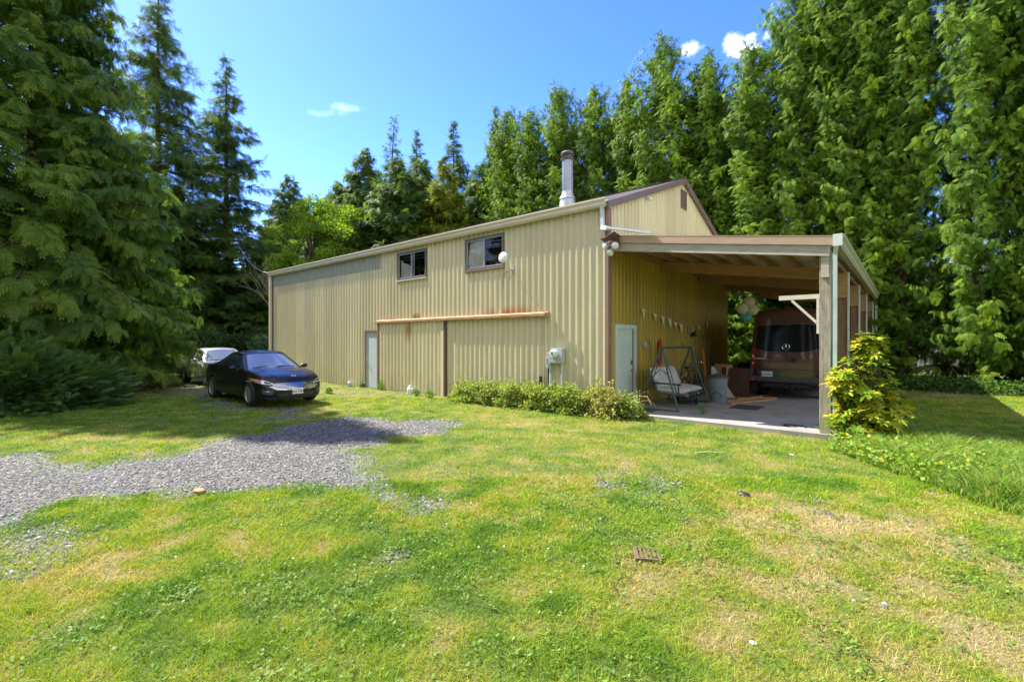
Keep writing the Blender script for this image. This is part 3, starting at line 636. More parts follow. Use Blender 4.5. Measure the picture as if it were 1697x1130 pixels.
# bicycle along the wall
bk = empty('bicycle', (.62, 4.35, 0), 0, 'dark bicycle leaning on the carport wall behind the trash bin', 'bicycle')
for y in (-.52, .52):
    f = MB(); f.tube([(0, y+.31*cos(q), .33+.31*sin(q)) for q in np.linspace(0, 2*pi, 29)], .022, 6, False); wh = f.build('wheel', M['rubber'], bk)
    f = MB()
    for q in np.linspace(0, 2*pi, 13)[:-1]: f.tube([(0, y, .33), (0, y+.3*cos(q), .33+.3*sin(q))], .002, 3)
    f.build('spoke', M['chrome'], wh)
f = MB()
for a, b2 in [((0, .52, .33), (0, .40, .95)), ((0, .42, .82), (0, -.16, .80)), ((0, .44, .72), (0, -.02, .30)), ((0, -.02, .30), (0, -.20, .88)), ((0, -.52, .33), (0, -.16, .78)), ((0, -.52, .33), (0, -.02, .30))]: f.tube([a, b2], .017, 6)
f.build('frame', M['black'], bk)
f = MB(); f.tube([(-.28, .28, 1.05), (-.10, .42, 1.02), (0, .44, .98), (.10, .42, 1.02), (.28, .28, 1.05)], .013, 6); f.tube([(0, .40, .92), (0, .43, 1.0)], .016, 6); f.build('handlebar', M['chrome'], bk)
f = MB(); f.ball((0, -.22, .93), .13, 12, (.7, 1.1, .35)); f.build('saddle', M['black'], bk)
bk.rotation_euler = (0, -.12, 0)
# push mower
mw = empty('push_mower', (.95, 2.75, 0), .5, 'dark push mower tucked under the swing bench', 'mower')
f = MB(); f.box((-.22, -.3, .08), (.22, .3, .20)); f.build('deck', M['black'], mw, .03)
f = MB(); f.lathe((0, 0, .2), [(.12, 0), (.12, .08), (.06, .1), (0, .1)], 14); f.build('engine', M['chrome'], mw)
for sx in (-1, 1):
    for sy in (-1, 1):
        f = MB(); f.lathe((sx*.25, sy*.24, .09), [(0, -.02), (.09, -.02), (.09, .02), (0, .02)], 16, 'x'); f.build('wheel', M['rubber'], mw)
# boards, sheets, planks
def board(name, lb, catn, px, py, D, size, rz, lean, mm, group=None):
    p = ground(px, py, 0) if D is None else world(px, py, D); w_, h_, t_ = size
    o = MB().box((-w_/2, -t_/2, 0), (w_/2, t_/2, h_)).build(name, M[mm]); o.location = (p[0], p[1], .008); o.rotation_euler = (lean, 0, rz); tag(o, lb, catn, group); return o
board('plywood_sheet', 'large dark brown sheet leaning beside the van', 'board', 1219, 657, None, (.78, .90, .02), .15, .12, 'brownboard')
board('wood_board', 'upright tan board leaning against the dark sheet', 'board', 1206, 656, None, (.16, .98, .03), .5, .18, 'tanwood')
board('wood_board', 'wide yellowish board behind the trash bin', 'board', 1200, 652, None, (.55, .98, .02), .2, .12, 'tanwood')
f = MB(); f.prism([(-.35, 0), (.32, 0), (-.28, .95), (-.35, .95)], -.01, .01, 'y'); o = f.build('plastic_sheet', M['palepanel']); p = ground(1199, 659, 0); o.location = (p[0], p[1], .012); o.rotation_euler = (.1, 0, .35); tag(o, 'pale greenish panel with a slanted edge behind the trash bin', 'panel')
board('wood_board', 'orange brown board leaning on the carport wall', 'board', 1172, 650, 15.6, (.14, 1.5, .03), 1.3, -.12, 'orangewood')
for i, (x, y, L_, rz, lb) in enumerate([(2.35, 4.3, 2.2, 1.25, 'longest tan plank on the slab by the trash bin'), (2.15, 4.55, 1.7, 1.05, 'middle plank on the slab by the trash bin'), (2.0, 4.9, 1.9, 1.35, 'plank nearest the brown sheet on the slab'), (2.3, 4.75, 1.3, .9, 'short plank laid across the other planks')]):
    o = MB().box((-L_/2, -.045, 0), (L_/2, .045, .035)).build('plank', M['tanwood'] if i % 2 == 0 else M['brownwood']); o.location = (x, y, .003 if i < 3 else .045); o.rotation_euler = (0, 0, rz); tag(o, lb, 'plank', 'planks on the slab')
p = ground(1238, 675, 0)
o = MB().box((-.33, -.42, 0), (.33, .42, .012)).build('floor_mat', M['mat']); o.location = (p[0], p[1], .003); tag(o, 'dark mat in the middle of the carport slab', 'mat')
o = MB().box((-.38, -.3, 0), (.38, .3, .015)).build('door_mat', M['mat']); o.location = (.55, .62, .003); tag(o, 'dark doormat at the mint door', 'mat')
f = MB(); f.tube([(3.95+.2*cos(q), .45+.15*sin(q)+.03*q, .014) for q in np.linspace(0, 5, 16)], .012, 5); tag(f.build('black_hose', M['black']), 'loop of black hose on the slab beside the grey post', 'hose')
# stored stack at the rear of the bay
for i, (x, y, z, sx, sy, sz, lb) in enumerate([(1.35, 9.0, 0, 1.1, .9, .55, 'bottom dark crate of the stack at the rear of the bay'), (1.3, 9.0, .56, 1.0, .8, .4, 'upper dark crate of the stack at the rear of the bay')]):
    r = empty('storage_crate', (x, y, z), .1*i, lb, 'crate', 'crates at the rear of the bay')
    f = MB(); f.box((-sx/2, -sy/2, .0), (sx/2, sy/2, sz-.03)); f.build('body', M['brownboard'], r, .01)
    f = MB(); f.box((-sx/2-.02, -sy/2-.02, sz-.03), (sx/2+.02, sy/2+.02, sz)); f.build('lid', M['tanwood'], r)
f = MB()
for k in range(12): f.box((.55+k*.36, 13.9, 0), (.86+k*.36, 13.93, 1.75))
for z in (.4, 1.4): f.box((.5, 13.93, z), (4.9, 13.98, z+.09))
tag(f.build('slat_fence', M['brownwood']), 'dark vertical board fence closing the rear of the carport', 'fence')
# ------------------------------------------------------------------ vehicles
def rbox(s, r):
    s = np.asarray(s, float); inn = np.clip(s, -(1-r), 1-r); d = s-inn; m = np.abs(d).max(-1, keepdims=True); l = np.linalg.norm(d, axis=-1, keepdims=True)
    return inn+d/np.maximum(l, 1e-9)*m
def boxmap(F, n, r, cls, skip=()):
    # six faces of a rounded box pushed through F; cls(face, a, b, c) names the part each cell belongs to
    parts = {}
    nx, ny, nz = n
    faces = [('front', 0, 1), ('rear', 0, -1), ('left', 1, 1), ('right', 1, -1), ('top', 2, 1), ('bottom', 2, -1)]
    for nm, ax, sg in faces:
        if nm in skip: continue
        o1, o2 = [a for a in range(3) if a != ax]; c1, c2 = n[o1], n[o2]
        u = np.linspace(-1, 1, c1+1); v = np.linspace(-1, 1, c2+1); Ug, Vg = np.meshgrid(u, v, indexing='ij')
        Sg = np.zeros(Ug.shape+(3,)); Sg[..., ax] = sg; Sg[..., o1] = Ug; Sg[..., o2] = Vg
        P = F(rbox(Sg, r), nm)
        for i in range(c1):
            for j in range(c2):
                cs = [0, 0, 0]; cs[ax] = sg; cs[o1] = (u[i]+u[i+1])/2; cs[o2] = (v[j]+v[j+1])/2
                k = cls(nm, *cs)
                if k is None: continue
                parts.setdefault(k, MB()).add([P[i, j], P[i+1, j], P[i+1, j+1], P[i, j+1]], [(0, 1, 2, 3)], True)
    return parts
def outward(mb, name, mt_, parent, origin_z):
    me = bpy.data.meshes.new(name); me.from_pydata(mb.v, [], mb.f); bm = bmesh.new(); bm.from_mesh(me)
    bmesh.ops.remove_doubles(bm, verts=bm.verts, dist=2e-4); bmesh.ops.recalc_face_normals(bm, faces=bm.faces)
    s = sum(((f.calc_center_median()-Vector((0, 0, origin_z))).dot(f.normal))*f.calc_area() for f in bm.faces)
    if s < 0: bmesh.ops.reverse_faces(bm, faces=bm.faces)
    bm.to_mesh(me)
    for p in me.polygons: p.use_smooth = True
    me.set_sharp_from_angle(angle=radians(40)); me.materials.append(mt_)
    o = bpy.data.objects.new(name, me); C.objects.link(o); o.parent = parent
    return o, bm
def patch(bvhs, name, mt_, parent, top, bot, plane, d, off=.006, n=24, m=6, th=.0):
    # a thin panel between two curves (2-D points of `plane`), dropped along d on to the body
    top = np.array(top, float); bot = np.array(bot, float)
    def samp(c, t):
        tt = np.linspace(0, 1, len(c)); return np.array([np.interp(t, tt, c[:, 0]), np.interp(t, tt, c[:, 1])])
    V = []; F = []; d = Vector(d).normalized(); bad = set()
    for i in range(n+1):
        a, b = samp(top, i/n), samp(bot, i/n)
        for j in range(m+1):
            q = a+(b-a)*j/m; o = plane(q[0], q[1]); best = None
            for t in bvhs:
                h = t.ray_cast(o, d)
                if h[0] is not None and (best is None or h[3] < best[3]): best = h
            if best is None: bad.add(len(V)); V.append(o)
            else: V.append(best[0]-d*off)
    for i in range(n):
        for j in range(m):
            q = (i*(m+1)+j, (i+1)*(m+1)+j, (i+1)*(m+1)+j+1, i*(m+1)+j+1)
            if not bad.intersection(q): F.append(q)
    f = MB(); f.add(V, F, True)
    return f.build(name, mt_, parent)
def wheel(parent, x, y, r, wdt, side, spokes=10):
    f = MB(); f.lathe((x, y, r), [(r*.66, side*wdt*.40), (r*.70, side*wdt*.5), (r*.93, side*wdt*.5), (r, side*wdt*.36), (r, -side*wdt*.36), (r*.93, -side*wdt*.5), (r*.6, -side*wdt*.5)], 36, 'y')
    # rim is the wheel, tyre its child
    g_ = MB(); g_.lathe((x, y, r), [(r*.70, side*wdt*.47), (r*.66, side*wdt*.42), (r*.62, side*wdt*.2), (r*.62, -side*wdt*.3)], 30, 'y')
    g_.lathe((x, y, r), [(0, side*wdt*.42), (r*.10, side*wdt*.42), (r*.17, side*wdt*.36), (r*.17, side*wdt*.2)], 16, 'y')
    for k in range(spokes):
        t = 2*pi*k/spokes; a = Vector((x+cos(t)*r*.12, y+side*wdt*.35, r+sin(t)*r*.12)); b = Vector((x+cos(t)*r*.68, y+side*wdt*.38, r+sin(t)*r*.68)); g_.bar(a, b, r*.12, .02, (0, 1, 0))
    w_ = g_.build('wheel', M['rim'], parent); f.build('tyre', M['rubber'], w_)
    h = MB(); h.lathe((x, y, r), [(0, side*wdt*.12), (r*.62, side*wdt*.12)], 20, 'y'); h.build('brake_disc', M['rustiron'], w_)
def sedan(name, loc, rz, label, paint, P):
    root = empty(name, loc, rz, label, 'car', 'cars parked beside the workshop')
    L, Wd = P['L'], P['W']; xf, xr = P['wheels']; R = P['R']
    def F(s, nm):
        sx, sy, sz = s[..., 0], s[..., 1], s[..., 2]
        x = L/2*sx
        top = np.interp(x, *P['top']); 
        w_ = Wd/2*np.interp(x, *P['plan'])
        t = (sz+1)/2
        # nose and tail: rounded in plan, raked in profile
        fr = np.clip(sx, 0, 1)**8; re = np.clip(-sx, 0, 1)**8
        x2 = x-fr*(P['bow']*sy**2+P['noserake']*np.clip(t-.55, 0, 1)**1.5+.10*np.clip(.2-t, 0, 1))+re*(P['bow']*.8*sy**2+.10*np.clip(t-.6, 0, 1)+.12*np.clip(.25-t, 0, 1))
        low = .21+.0*x
        arch = np.zeros_like(x)
        for xw in (xf, xr):
            dd = (R+.055)**2-(x2-xw)**2; arch = np.maximum(arch, np.where(dd > 0, R+np.sqrt(np.maximum(dd, 0)), 0))
        lowz = np.where((np.abs(sy) > .72), np.maximum(low, arch), low)
        z = lowz+(top-lowz)*t
        zz = np.clip((z-.2)/(top-.2), 0, 1)
        side = 1-.055*np.abs(2*zz-1.0)**2.2-.05*np.clip(zz-.75, 0, 1)*4*.6+.012*np.exp(-((zz-.72)/.06)**2)
        y = w_*sy*side
        z = z+np.where(nm == 'top', 1, 0)*.045*(1-sy**2)*(1-fr)+(.012*np.exp(-((np.abs(sy)-.62)/.07)**2) if nm == 'top' else 0)*np.clip((x-.6)*2, 0, 1)
        return np.stack([x2, y, z], -1)
    bvh = []
    parts = boxmap(F, (110, 28, 16), .10, lambda *a: 'body')
    body, bm = outward(parts['body'], 'body', paint, root, .5); bvh.append(BVHTree.FromBMesh(bm))
    G = P['gh']                                       # belt/roof stations
    def Fg(s, nm):
        sx, sy, sz = s[..., 0], s[..., 1], s[..., 2]; t = (sz+1)/2
        u = (sx+1)/2
        xb = G['rb']+(G['fb']-G['rb'])*u; xt = G['rt']+(G['ft']-G['rt'])*u
        x = xb+(xt-xb)*t**.95
        zb = np.interp(x, *P['top'])-.03; zt = np.interp(u, [0, .25, .5, .75, 1], G['roof'])
        wb = Wd/2*.93*np.interp(xb, *P['plan']); wt = Wd/2*G['wt']*(1-.06*np.abs(2*u-1)**3)
        y = sy*(wb+(wt-wb)*t**1.15)
        x = x-np.clip(sx, 0, 1)**6*.16*sy**2+np.clip(-sx, 0, 1)**6*.14*sy**2
        z = zb+(zt-zb)*t+.05*(1-sy**2)*t
        return np.stack([x, y, z], -1)
    def cls(nm, a, b, c):
        if nm == 'bottom': return None
        if nm == 'front': return 'windshield' if abs(b) < .90 and -.97 < c < .86 else 'cabin'
        if nm == 'rear': return 'rear_window' if abs(b) < .86 and -.8 < c < .8 else 'cabin'
        if nm in ('left', 'right'):
            if c < -.78 or c > .70: return 'cabin'
            if a > .90 or a < -.88 or abs(a-P['bp']) < .035: return 'cabin'
            return 'side_window_'+nm+('f' if a > P['bp'] else 'r')
        return 'sunroof' if P.get('sunroof') and abs(b) < .6 and -.1 < a < .55 else 'cabin'
    gp = boxmap(Fg, (60, 30, 26), .10, cls)
    for k, mbx in gp.items():
        nm_ = 'side_window' if k.startswith('side') else {'cabin': 'roof'}.get(k, k)
        mt_ = paint if k == 'cabin' else (M['glass'] if k != 'windshield' else P['wsmat'])
        if k == 'sunroof': mt_ = M['glass']
        o, bm2 = outward(mbx, nm_, mt_, root, 1.0); bvh.append(BVHTree.FromBMesh(bm2))
    for xw in (xf, xr):
        for sd in (-1, 1): wheel(root, xw, sd*(Wd/2-.115), R, .22, sd, P['spokes'])
    f = MB(); f.box((-L/2+.35, -Wd/2+.28, .17), (L/2-.3, Wd/2-.28, .30)); f.build('underbody', M['black'], root)
    front = lambda y, z: Vector((L/2+1, y, z))
    PT = lambda nm, mt_, top, bot, **k: patch(bvh, nm, mt_, root, top, bot, front, (-1, 0, 0), **k)
    def bars(nm, mt_, y0, y1, z, h, par=root, off=.014, shape=None):
        return patch(bvh, nm, mt_, par, [(y0, z+h/2), (y1, z+h/2)], [(y0, z-h/2), (y1, z-h/2)], front, (-1, 0, 0), off=off, n=16, m=1)
    return root, bvh, PT, bars, front
def text_mesh(name, body, size, m_, parent, loc, rot, ext=.001, offs=0.0):
    cu = bpy.data.curves.new(name, 'FONT'); cu.body = body; cu.size = size; cu.align_x = 'CENTER'; cu.align_y = 'CENTER'; cu.extrude = ext; cu.offset = offs
    o = bpy.data.objects.new(name, cu); C.objects.link(o); dg = bpy.context.evaluated_depsgraph_get(); me = bpy.data.meshes.new_from_object(o.evaluated_get(dg)); me.name = name
    bpy.data.objects.remove(o); o = bpy.data.objects.new(name, me); C.objects.link(o); me.materials.clear(); me.materials.append(m_); o.parent = parent; o.location = loc; o.rotation_euler = rot
    return o
def plate(parent, loc, rot, text, small, n='license_plate'):
    f = MB(); f.box((-.152, -.004, -.076), (.152, .004, .076)); p = f.build(n, M['plate'], parent); p.location = loc; p.rotation_euler = rot
    text_mesh('plate_number', text, .092, M['plateblue'], p, (0, -.006, -.014), (pi/2, 0, 0), .001, .002)
    text_mesh('state_name', small, .032, M['redcord'], p, (0, -.006, .052), (pi/2, 0, 0))
    return p
M['wsglass'] = mat('windshield', (.16, .19, .20), .04, spec=.9, coat=1)
# black sedan
xfw = .98+.0
PB = dict(L=4.85, W=1.85, wheels=(1.46, -1.39), R=.335, bow=.20, noserake=.42, spokes=15,
          top=([-2.43, -2.3, -1.7, -1.2, .9, 1.2, 1.7, 2.1, 2.3, 2.43], [.98, 1.06, 1.07, 1.02, .97, .96, .90, .82, .76, .66]),
          plan=([-2.43, -2.2, -1.6, -.8, .8, 1.6, 2.1, 2.43], [.84, .90, .975, 1, 1, .975, .91, .82]),
          gh=dict(rb=-1.85, fb=1.20, rt=-.92, ft=.40, roof=[1.35, 1.43, 1.465, 1.455, 1.40], wt=.66), bp=-.06, wsmat=M['wsglass'])
z0 = -.05
root, bv, PT, bars, front = sedan('black_sedan', (-8.16-1.46, -4.29, z0), 0, 'black four door sedan with a wide chrome grille facing the camera', M['blackpaint'], PB)
g = PT('grille', M['black'], [(-.66, .565), (-.50, .645), (0, .665), (.50, .645), (.66, .565)], [(-.66, .555), (-.50, .475), (0, .455), (.50, .475), (.66, .555)], off=.008)
for k, z in enumerate((.488, .522, .556, .590, .624)):
    hw = .62-.22*abs(z-.56)/.09*.6; patch(bv, 'grille_bar', M['chrome'], g, [(-hw, z+.008), (hw, z+.008)], [(-hw, z-.008), (hw, z-.008)], front, (-1, 0, 0), off=.02, n=16, m=1)
hexo = [(-.68, .560), (-.52, .470), (-.30, .452), (0, .446), (.30, .452), (.52, .470), (.68, .560)]; hexi = [(-.655, .560), (-.50, .486), (-.30, .466), (0, .460), (.30, .466), (.50, .486), (.655, .560)]
patch(bv, 'grille_trim', M['chrome'], g, hexo, hexi, front, (-1, 0, 0), off=.022, n=30, m=1)
for s in (-1, 1):
    h = patch(bv, 'headlight', M['lens'], root, [(s*.54, .625), (s*.66, .685), (s*.80, .735), (s*.90, .765)], [(s*.54, .600), (s*.66, .600), (s*.80, .625), (s*.90, .665)], lambda a, b: Vector((3.2, a*1.0, b)), (-1, 0, 0), off=.008, n=20, m=6)
    patch(bv, 'turn_signal', M['amber'], h, [(s*.80, .735), (s*.895, .765)], [(s*.80, .690), (s*.895, .70)], lambda a, b: Vector((3.2, a, b)), (-1, 0, 0), off=.013, n=6, m=3)
    patch(bv, 'light_strip', M['white'], h, [(s*.56, .612), (s*.78, .640)], [(s*.56, .602), (s*.78, .628)], lambda a, b: Vector((3.2, a, b)), (-1, 0, 0), off=.014, n=8, m=1)
    patch(bv, 'headlight_housing', M['plastic'], h, [(s*.60, .645), (s*.68, .675), (s*.76, .70)], [(s*.60, .622), (s*.68, .622), (s*.76, .645)], lambda a, b: Vector((3.2, a, b)), (-1, 0, 0), off=.0135, n=8, m=3)
    fo = PT('fog_lamp_pocket', M['plastic'], [(s*.58, .44), (s*.82, .47)], [(s*.62, .33), (s*.80, .36)], off=.006, n=8)
    patch(bv, 'fog_lamp', M['lens'], fo, [(s*.68, .44), (s*.76, .45)], [(s*.68, .41), (s*.76, .42)], front, (-1, 0, 0), off=.02, n=4, m=2)
    mr_ = MB(); mr_.ball((.70, s*1.03, 1.02), .105, 14, (.62, 1.05, .62)); mr_.tube([(.74, s*.88, .98), (.70, s*.98, .99)], .025, 6); mr_.build('mirror', M['blackpaint'], root)
    for x0, x1 in ((.93, -.02), (-.06, -1.02)):
        ln = patch(bv, 'door_seam', M['black'], root, [(x0, .99), (x0+.01, .30)], [(x0-.010, .99), (x0, .30)], lambda a, b: Vector((a, s*3, b)), (0, -s, 0), off=.002, n=20, m=1)
    for x0 in (.22, -.80):
        patch(bv, 'door_handle', M['blackpaint'], root, [(x0, .885), (x0-.17, .89)], [(x0, .86), (x0-.17, .865)], lambda a, b: Vector((a, s*3, b)), (0, -s, 0), off=.03, n=4, m=1)
    patch(bv, 'window_trim', M['chrome'], root, [(.86, 1.005), (-.2, 1.045), (-1.35, 1.10)], [(.86, .992), (-.2, 1.03), (-1.35, 1.087)], lambda a, b: Vector((a, s*3, b)), (0, -s, 0), off=.008, n=24, m=1)
PT('lower_intake', M['black'], [(-.52, .36), (0, .365), (.52, .36)], [(-.46, .265), (0, .26), (.46, .265)], off=.006)
PT('bumper_lip', M['plastic'], [(-.80, .255), (0, .25), (.80, .255)], [(-.78, .222), (0, .22), (.78, .222)], off=.012)
for s in (-1, 1): patch(bv, 'hood_seam', M['black'], root, [(2.05, s*.66), (1.5, s*.74), (1.0, s*.79)], [(2.05, s*.668), (1.5, s*.748), (1.0, s*.798)], lambda a, b: Vector((a, b, 3)), (0, 0, -1), off=.002, n=20, m=1)
w_ = MB(); w_.tube([(1.02, -.62, 1.02), (.98, -.1, 1.055)], .012, 5); w_.tube([(1.05, .05, 1.05), (.95, .60, 1.03)], .012, 5); w_.build('wiper', M['black'], root)
o = text_mesh('hood_lettering', 'Ford', .075, M['white'], root, (2.19, 0, .765), (radians(50), 0, pi/2), .002)
hit = [t.ray_cast(Vector((4, 0, .41)), Vector((-1, 0, 0)))[0] for t in bv]; hx = max(h.x for h in hit if h)
plate(root, (hx+.02, 0, .41), (0, 0, pi/2), 'BAL1984', 'Washington')
hit = bv[0].ray_cast(Vector((2.19, 0, 3)), Vector((0, 0, -1)))[0]
if hit: o.location = (2.19, 0, hit.z+.03)
# silver sedan behind it
PS = dict(L=4.65, W=1.80, wheels=(1.38, -1.32), R=.32, bow=.22, noserake=.30, spokes=7, sunroof=True,
          top=([-2.32, -2.2, -1.6, -1.2, .85, 1.1, 1.6, 2.0, 2.2, 2.32], [.92, 1.00, 1.01, .97, .93, .93, .89, .82, .76, .66]),
          plan=([-2.32, -2.1, -1.5, -.8, .8, 1.5, 2.0, 2.32], [.84, .90, .975, 1, 1, .975, .92, .84]),
          gh=dict(rb=-1.60, fb=1.08, rt=-.80, ft=.36, roof=[1.38, 1.43, 1.44, 1.43, 1.39], wt=.68), bp=-.02, wsmat=M['wsglass'])
root, bv, PT, bars, front = sedan('silver_sedan', (-15.02-1.38, -3.27, .0), 0, 'older silver sedan parked behind the black one, half hidden by the cedar', M['silverpaint'], PS)
PT('grille', M['black'], [(-.36, .64), (.36, .64)], [(-.30, .54), (.30, .54)], off=.008)
PT('lower_intake', M['black'], [(-.6, .36), (.6, .36)], [(-.6, .27), (.6, .27)], off=.008)
for s in (-1, 1):
    h = patch(bv, 'headlight', M['lens'], root, [(s*.44, .66), (s*.70, .69), (s*.87, .72)], [(s*.44, .56), (s*.70, .57), (s*.87, .62)], lambda a, b: Vector((3.2, a, b)), (-1, 0, 0), off=.008, n=16, m=5)
    mr_ = MB(); mr_.ball((.62, s*1.0, .99), .11, 14, (.6, 1.0, .66)); mr_.tube([(.66, s*.85, .95), (.62, s*.95, .96)], .025, 6); mr_.build('mirror', M['silverpaint'], root)
    for x0 in (.85, -.08): patch(bv, 'door_seam', M['black'], root, [(x0, .95), (x0+.01, .28)], [(x0-.010, .95), (x0, .28)], lambda a, b: Vector((a, s*3, b)), (0, -s, 0), off=.002, n=20, m=1)
    for x0 in (.18, -.80): patch(bv, 'door_handle', M['silverpaint'], root, [(x0, .84), (x0-.17, .845)], [(x0, .81), (x0-.17, .815)], lambda a, b: Vector((a, s*3, b)), (0, -s, 0), off=.03, n=4, m=1)
    patch(bv, 'side_moulding', M['plastic'], root, [(.95, .50), (-.95, .50)], [(.95, .47), (-.95, .47)], lambda a, b: Vector((a, s*3, b)), (0, -s, 0), off=.012, n=12, m=1)
w_ = MB(); w_.tube([(.95, -.6, .98), (.90, -.1, 1.01)], .012, 5); w_.build('wiper', M['black'], root)
# brown high-roof van, seen from behind
vr = empty('brown_van', (2.92, 5.59, 0), 0, 'dark brown high roof van seen from behind inside the carport', 'van')
VL, VW, VH = 5.9, 1.99, 2.68
def Fv(s, nm):
    sx, sy, sz = s[..., 0], s[..., 1], s[..., 2]; y = VL*(sy+1)/2; t = (sz+1)/2
    low = .42+0*t
    arch = np.zeros_like(y)
    for yw in (1.05, 4.75):
        dd = .43**2-(y-yw)**2; arch = np.maximum(arch, np.where(dd > 0, .36+np.sqrt(np.maximum(dd, 0)), 0))
    low = np.where(np.abs(sx) > .7, np.maximum(low, arch), low)
    hood = np.interp(y, [0, 4.2, 4.75, 5.3, 5.75, 5.9], [VH, VH, VH-.25, 1.45, 1.15, .95])
    z = low+(hood-low)*t
    wz = np.interp(z, [.4, .7, 1.1, 1.5, 2.0, 2.35, 2.55, 2.7], [.95, .985, 1, .99, .955, .91, .87, .80])
    x = VW/2*sx*wz
    re = np.clip(-sy, 0, 1)**10
    y = y+re*(.10*np.abs(sx)**4+.10*np.clip((z-1.2)/1.4, 0, 1)**1.5)
    z = z+.04*(1-sx**2)*t
    return np.stack([x, y, z], -1)
pt = boxmap(Fv, (36, 90, 40), .07, lambda *a: 'body'); o, bm = outward(pt['body'], 'body', M['brownpaint'], vr, 1.4)
bv = [BVHTree.FromBMesh(bm)]
rp = lambda a, b: Vector((a, -2, b)); RP = lambda nm, mm, top, bot, par=vr, off=.006, n=20, m=8: patch(bv, nm, M[mm], par, top, bot, rp, (0, 1, 0), off=off, n=n, m=m)
for s in (-1, 1):
    w__ = RP('rear_window', 'tinted', [(s*.008, 2.22), (s*.3, 2.225), (s*.70, 2.20), (s*.80, 2.17)], [(s*.008, 1.42), (s*.3, 1.40), (s*.66, 1.45), (s*.83, 1.52)], off=.008)
    t_ = RP('tail_light', 'red', [(s*.86, 1.52), (s*.96, 1.50)], [(s*.87, .93), (s*.97, .93)], off=.012, n=6, m=14)
    RP('reverse_light', 'white', [(s*.875, 1.32), (s*.945, 1.32)], [(s*.875, 1.22), (s*.945, 1.22)], t_, .016, 4, 3)
    RP('marker_light', 'white', [(s*.88, 1.08), (s*.95, 1.08)], [(s*.88, 1.03), (s*.95, 1.03)], t_, .016, 4, 2)
    RP('door_seam', 'black', [(s*.88, 2.45), (s*.905, 1.6), (s*.89, .80)], [(s*.885, 2.45), (s*.91, 1.6), (s*.895, .80)], vr, .003, 24, 1)
    f = MB(); f.box((s*.93-.10, -.10, .52), (s*.93+.06, .0, .62)); f.build('reflector', M['red'], vr, .01)
RP('door_seam', 'black', [(-.006, 2.5), (-.006, .6)], [(.006, 2.5), (.006, .6)], vr, .010, 30, 1)
RP('door_trim_line', 'black', [(-.88, .905), (.88, .895)], [(-.88, .88), (.88, .875)], vr, .004, 12, 1)
RP('door_panel', 'brownpaint', [(-.70, 1.36), (-.06, 1.33)], [(-.62, .98), (-.06, .95)], vr, .010, 12, 6)
RP('door_panel', 'brownpaint', [(.06, 1.33), (.70, 1.36)], [(.06, .95), (.62, .98)], vr, .010, 12, 6)
RP('plate_recess', 'plastic', [(-.80, .86), (-.14, .84)], [(-.72, .62), (-.16, .62)], vr, .008, 8, 4)
f = MB(); f.box((-.97, -.09, .52), (.97, .12, .66)); f.build('bumper', M['plastic'], vr, .02)
f = MB(); f.bar((-.95, -.03, .6), (-.95, .15, .98), .08, .12); f.bar((.95, -.03, .6), (.95, .15, .98), .08, .12); f.build('bumper_corner', M['plastic'], vr)
f = MB(); f.lathe((.20, -.012, 1.16), [(0, -.02), (.07, -.02), (.075, .02)], 18, 'y'); f.box((.02, -.035, 1.135), (.17, -.012, 1.165)); f.build('door_handle', M['black'], vr)
e_ = MB(); e_.tube([(.095*cos(q), -.02, 1.555+.095*sin(q)) for q in np.linspace(0, 2*pi, 25)], .008, 6, False)
for k in range(3):
    q = pi/2+k*2*pi/3; e_.tube([(0, -.022, 1.555), (.09*cos(q), -.018, 1.555+.09*sin(q))], [.016, .004], 6)
em = e_.build('emblem', M['chrome'], vr); em.location.y = .02
f = MB(); f.box((-.87, -.008, 1.195), (-.55, .008, 1.208)); f.build('name_strip', M['chrome'], vr)
plate(vr, (-.50, -.02, .735), (0, 0, 0), 'BKN7052', 'Washington')
f = MB(); f.box((-.60, .02, .36), (.60, .10, .45)); f.box((-.06, -.10, .33), (.06, .05, .42)); f.tube([(-.2, -.0, .40), (-.2, -.0, .26)], .012, 5); f.tube([(.16, -.0, .40), (.16, -.0, .24)], .012, 5); f.tube([(.0, -.1, .38), (0, -.16, .38), (0, -.17, .43)], .03, 8); f.build('tow_hitch', M['black'], vr)
for yw in (1.05, 4.75):
    for s in (-1, 1):
        g_ = MB(); g_.lathe((s*.85, yw, .36), [(0, s*.10), (.20, s*.11), (.22, s*.02)], 24, 'x'); w_ = g_.build('wheel', M['rim'], vr)
        f = MB(); f.lathe((s*.85, yw, .36), [(.2, s*.12), (.33, s*.13), (.36, s*.08), (.36, -s*.12), (.2, -s*.13)], 30, 'x'); f.build('tyre', M['rubber'], w_)
f = MB(); f.box((-.75, .3, .28), (.75, 5.2, .46)); f.build('underbody', M['black'], vr)
f = MB(); f.box((-.98, .12, .20), (-.80, .16, .46)); f.build('mud_flap', M['rubber'], vr)
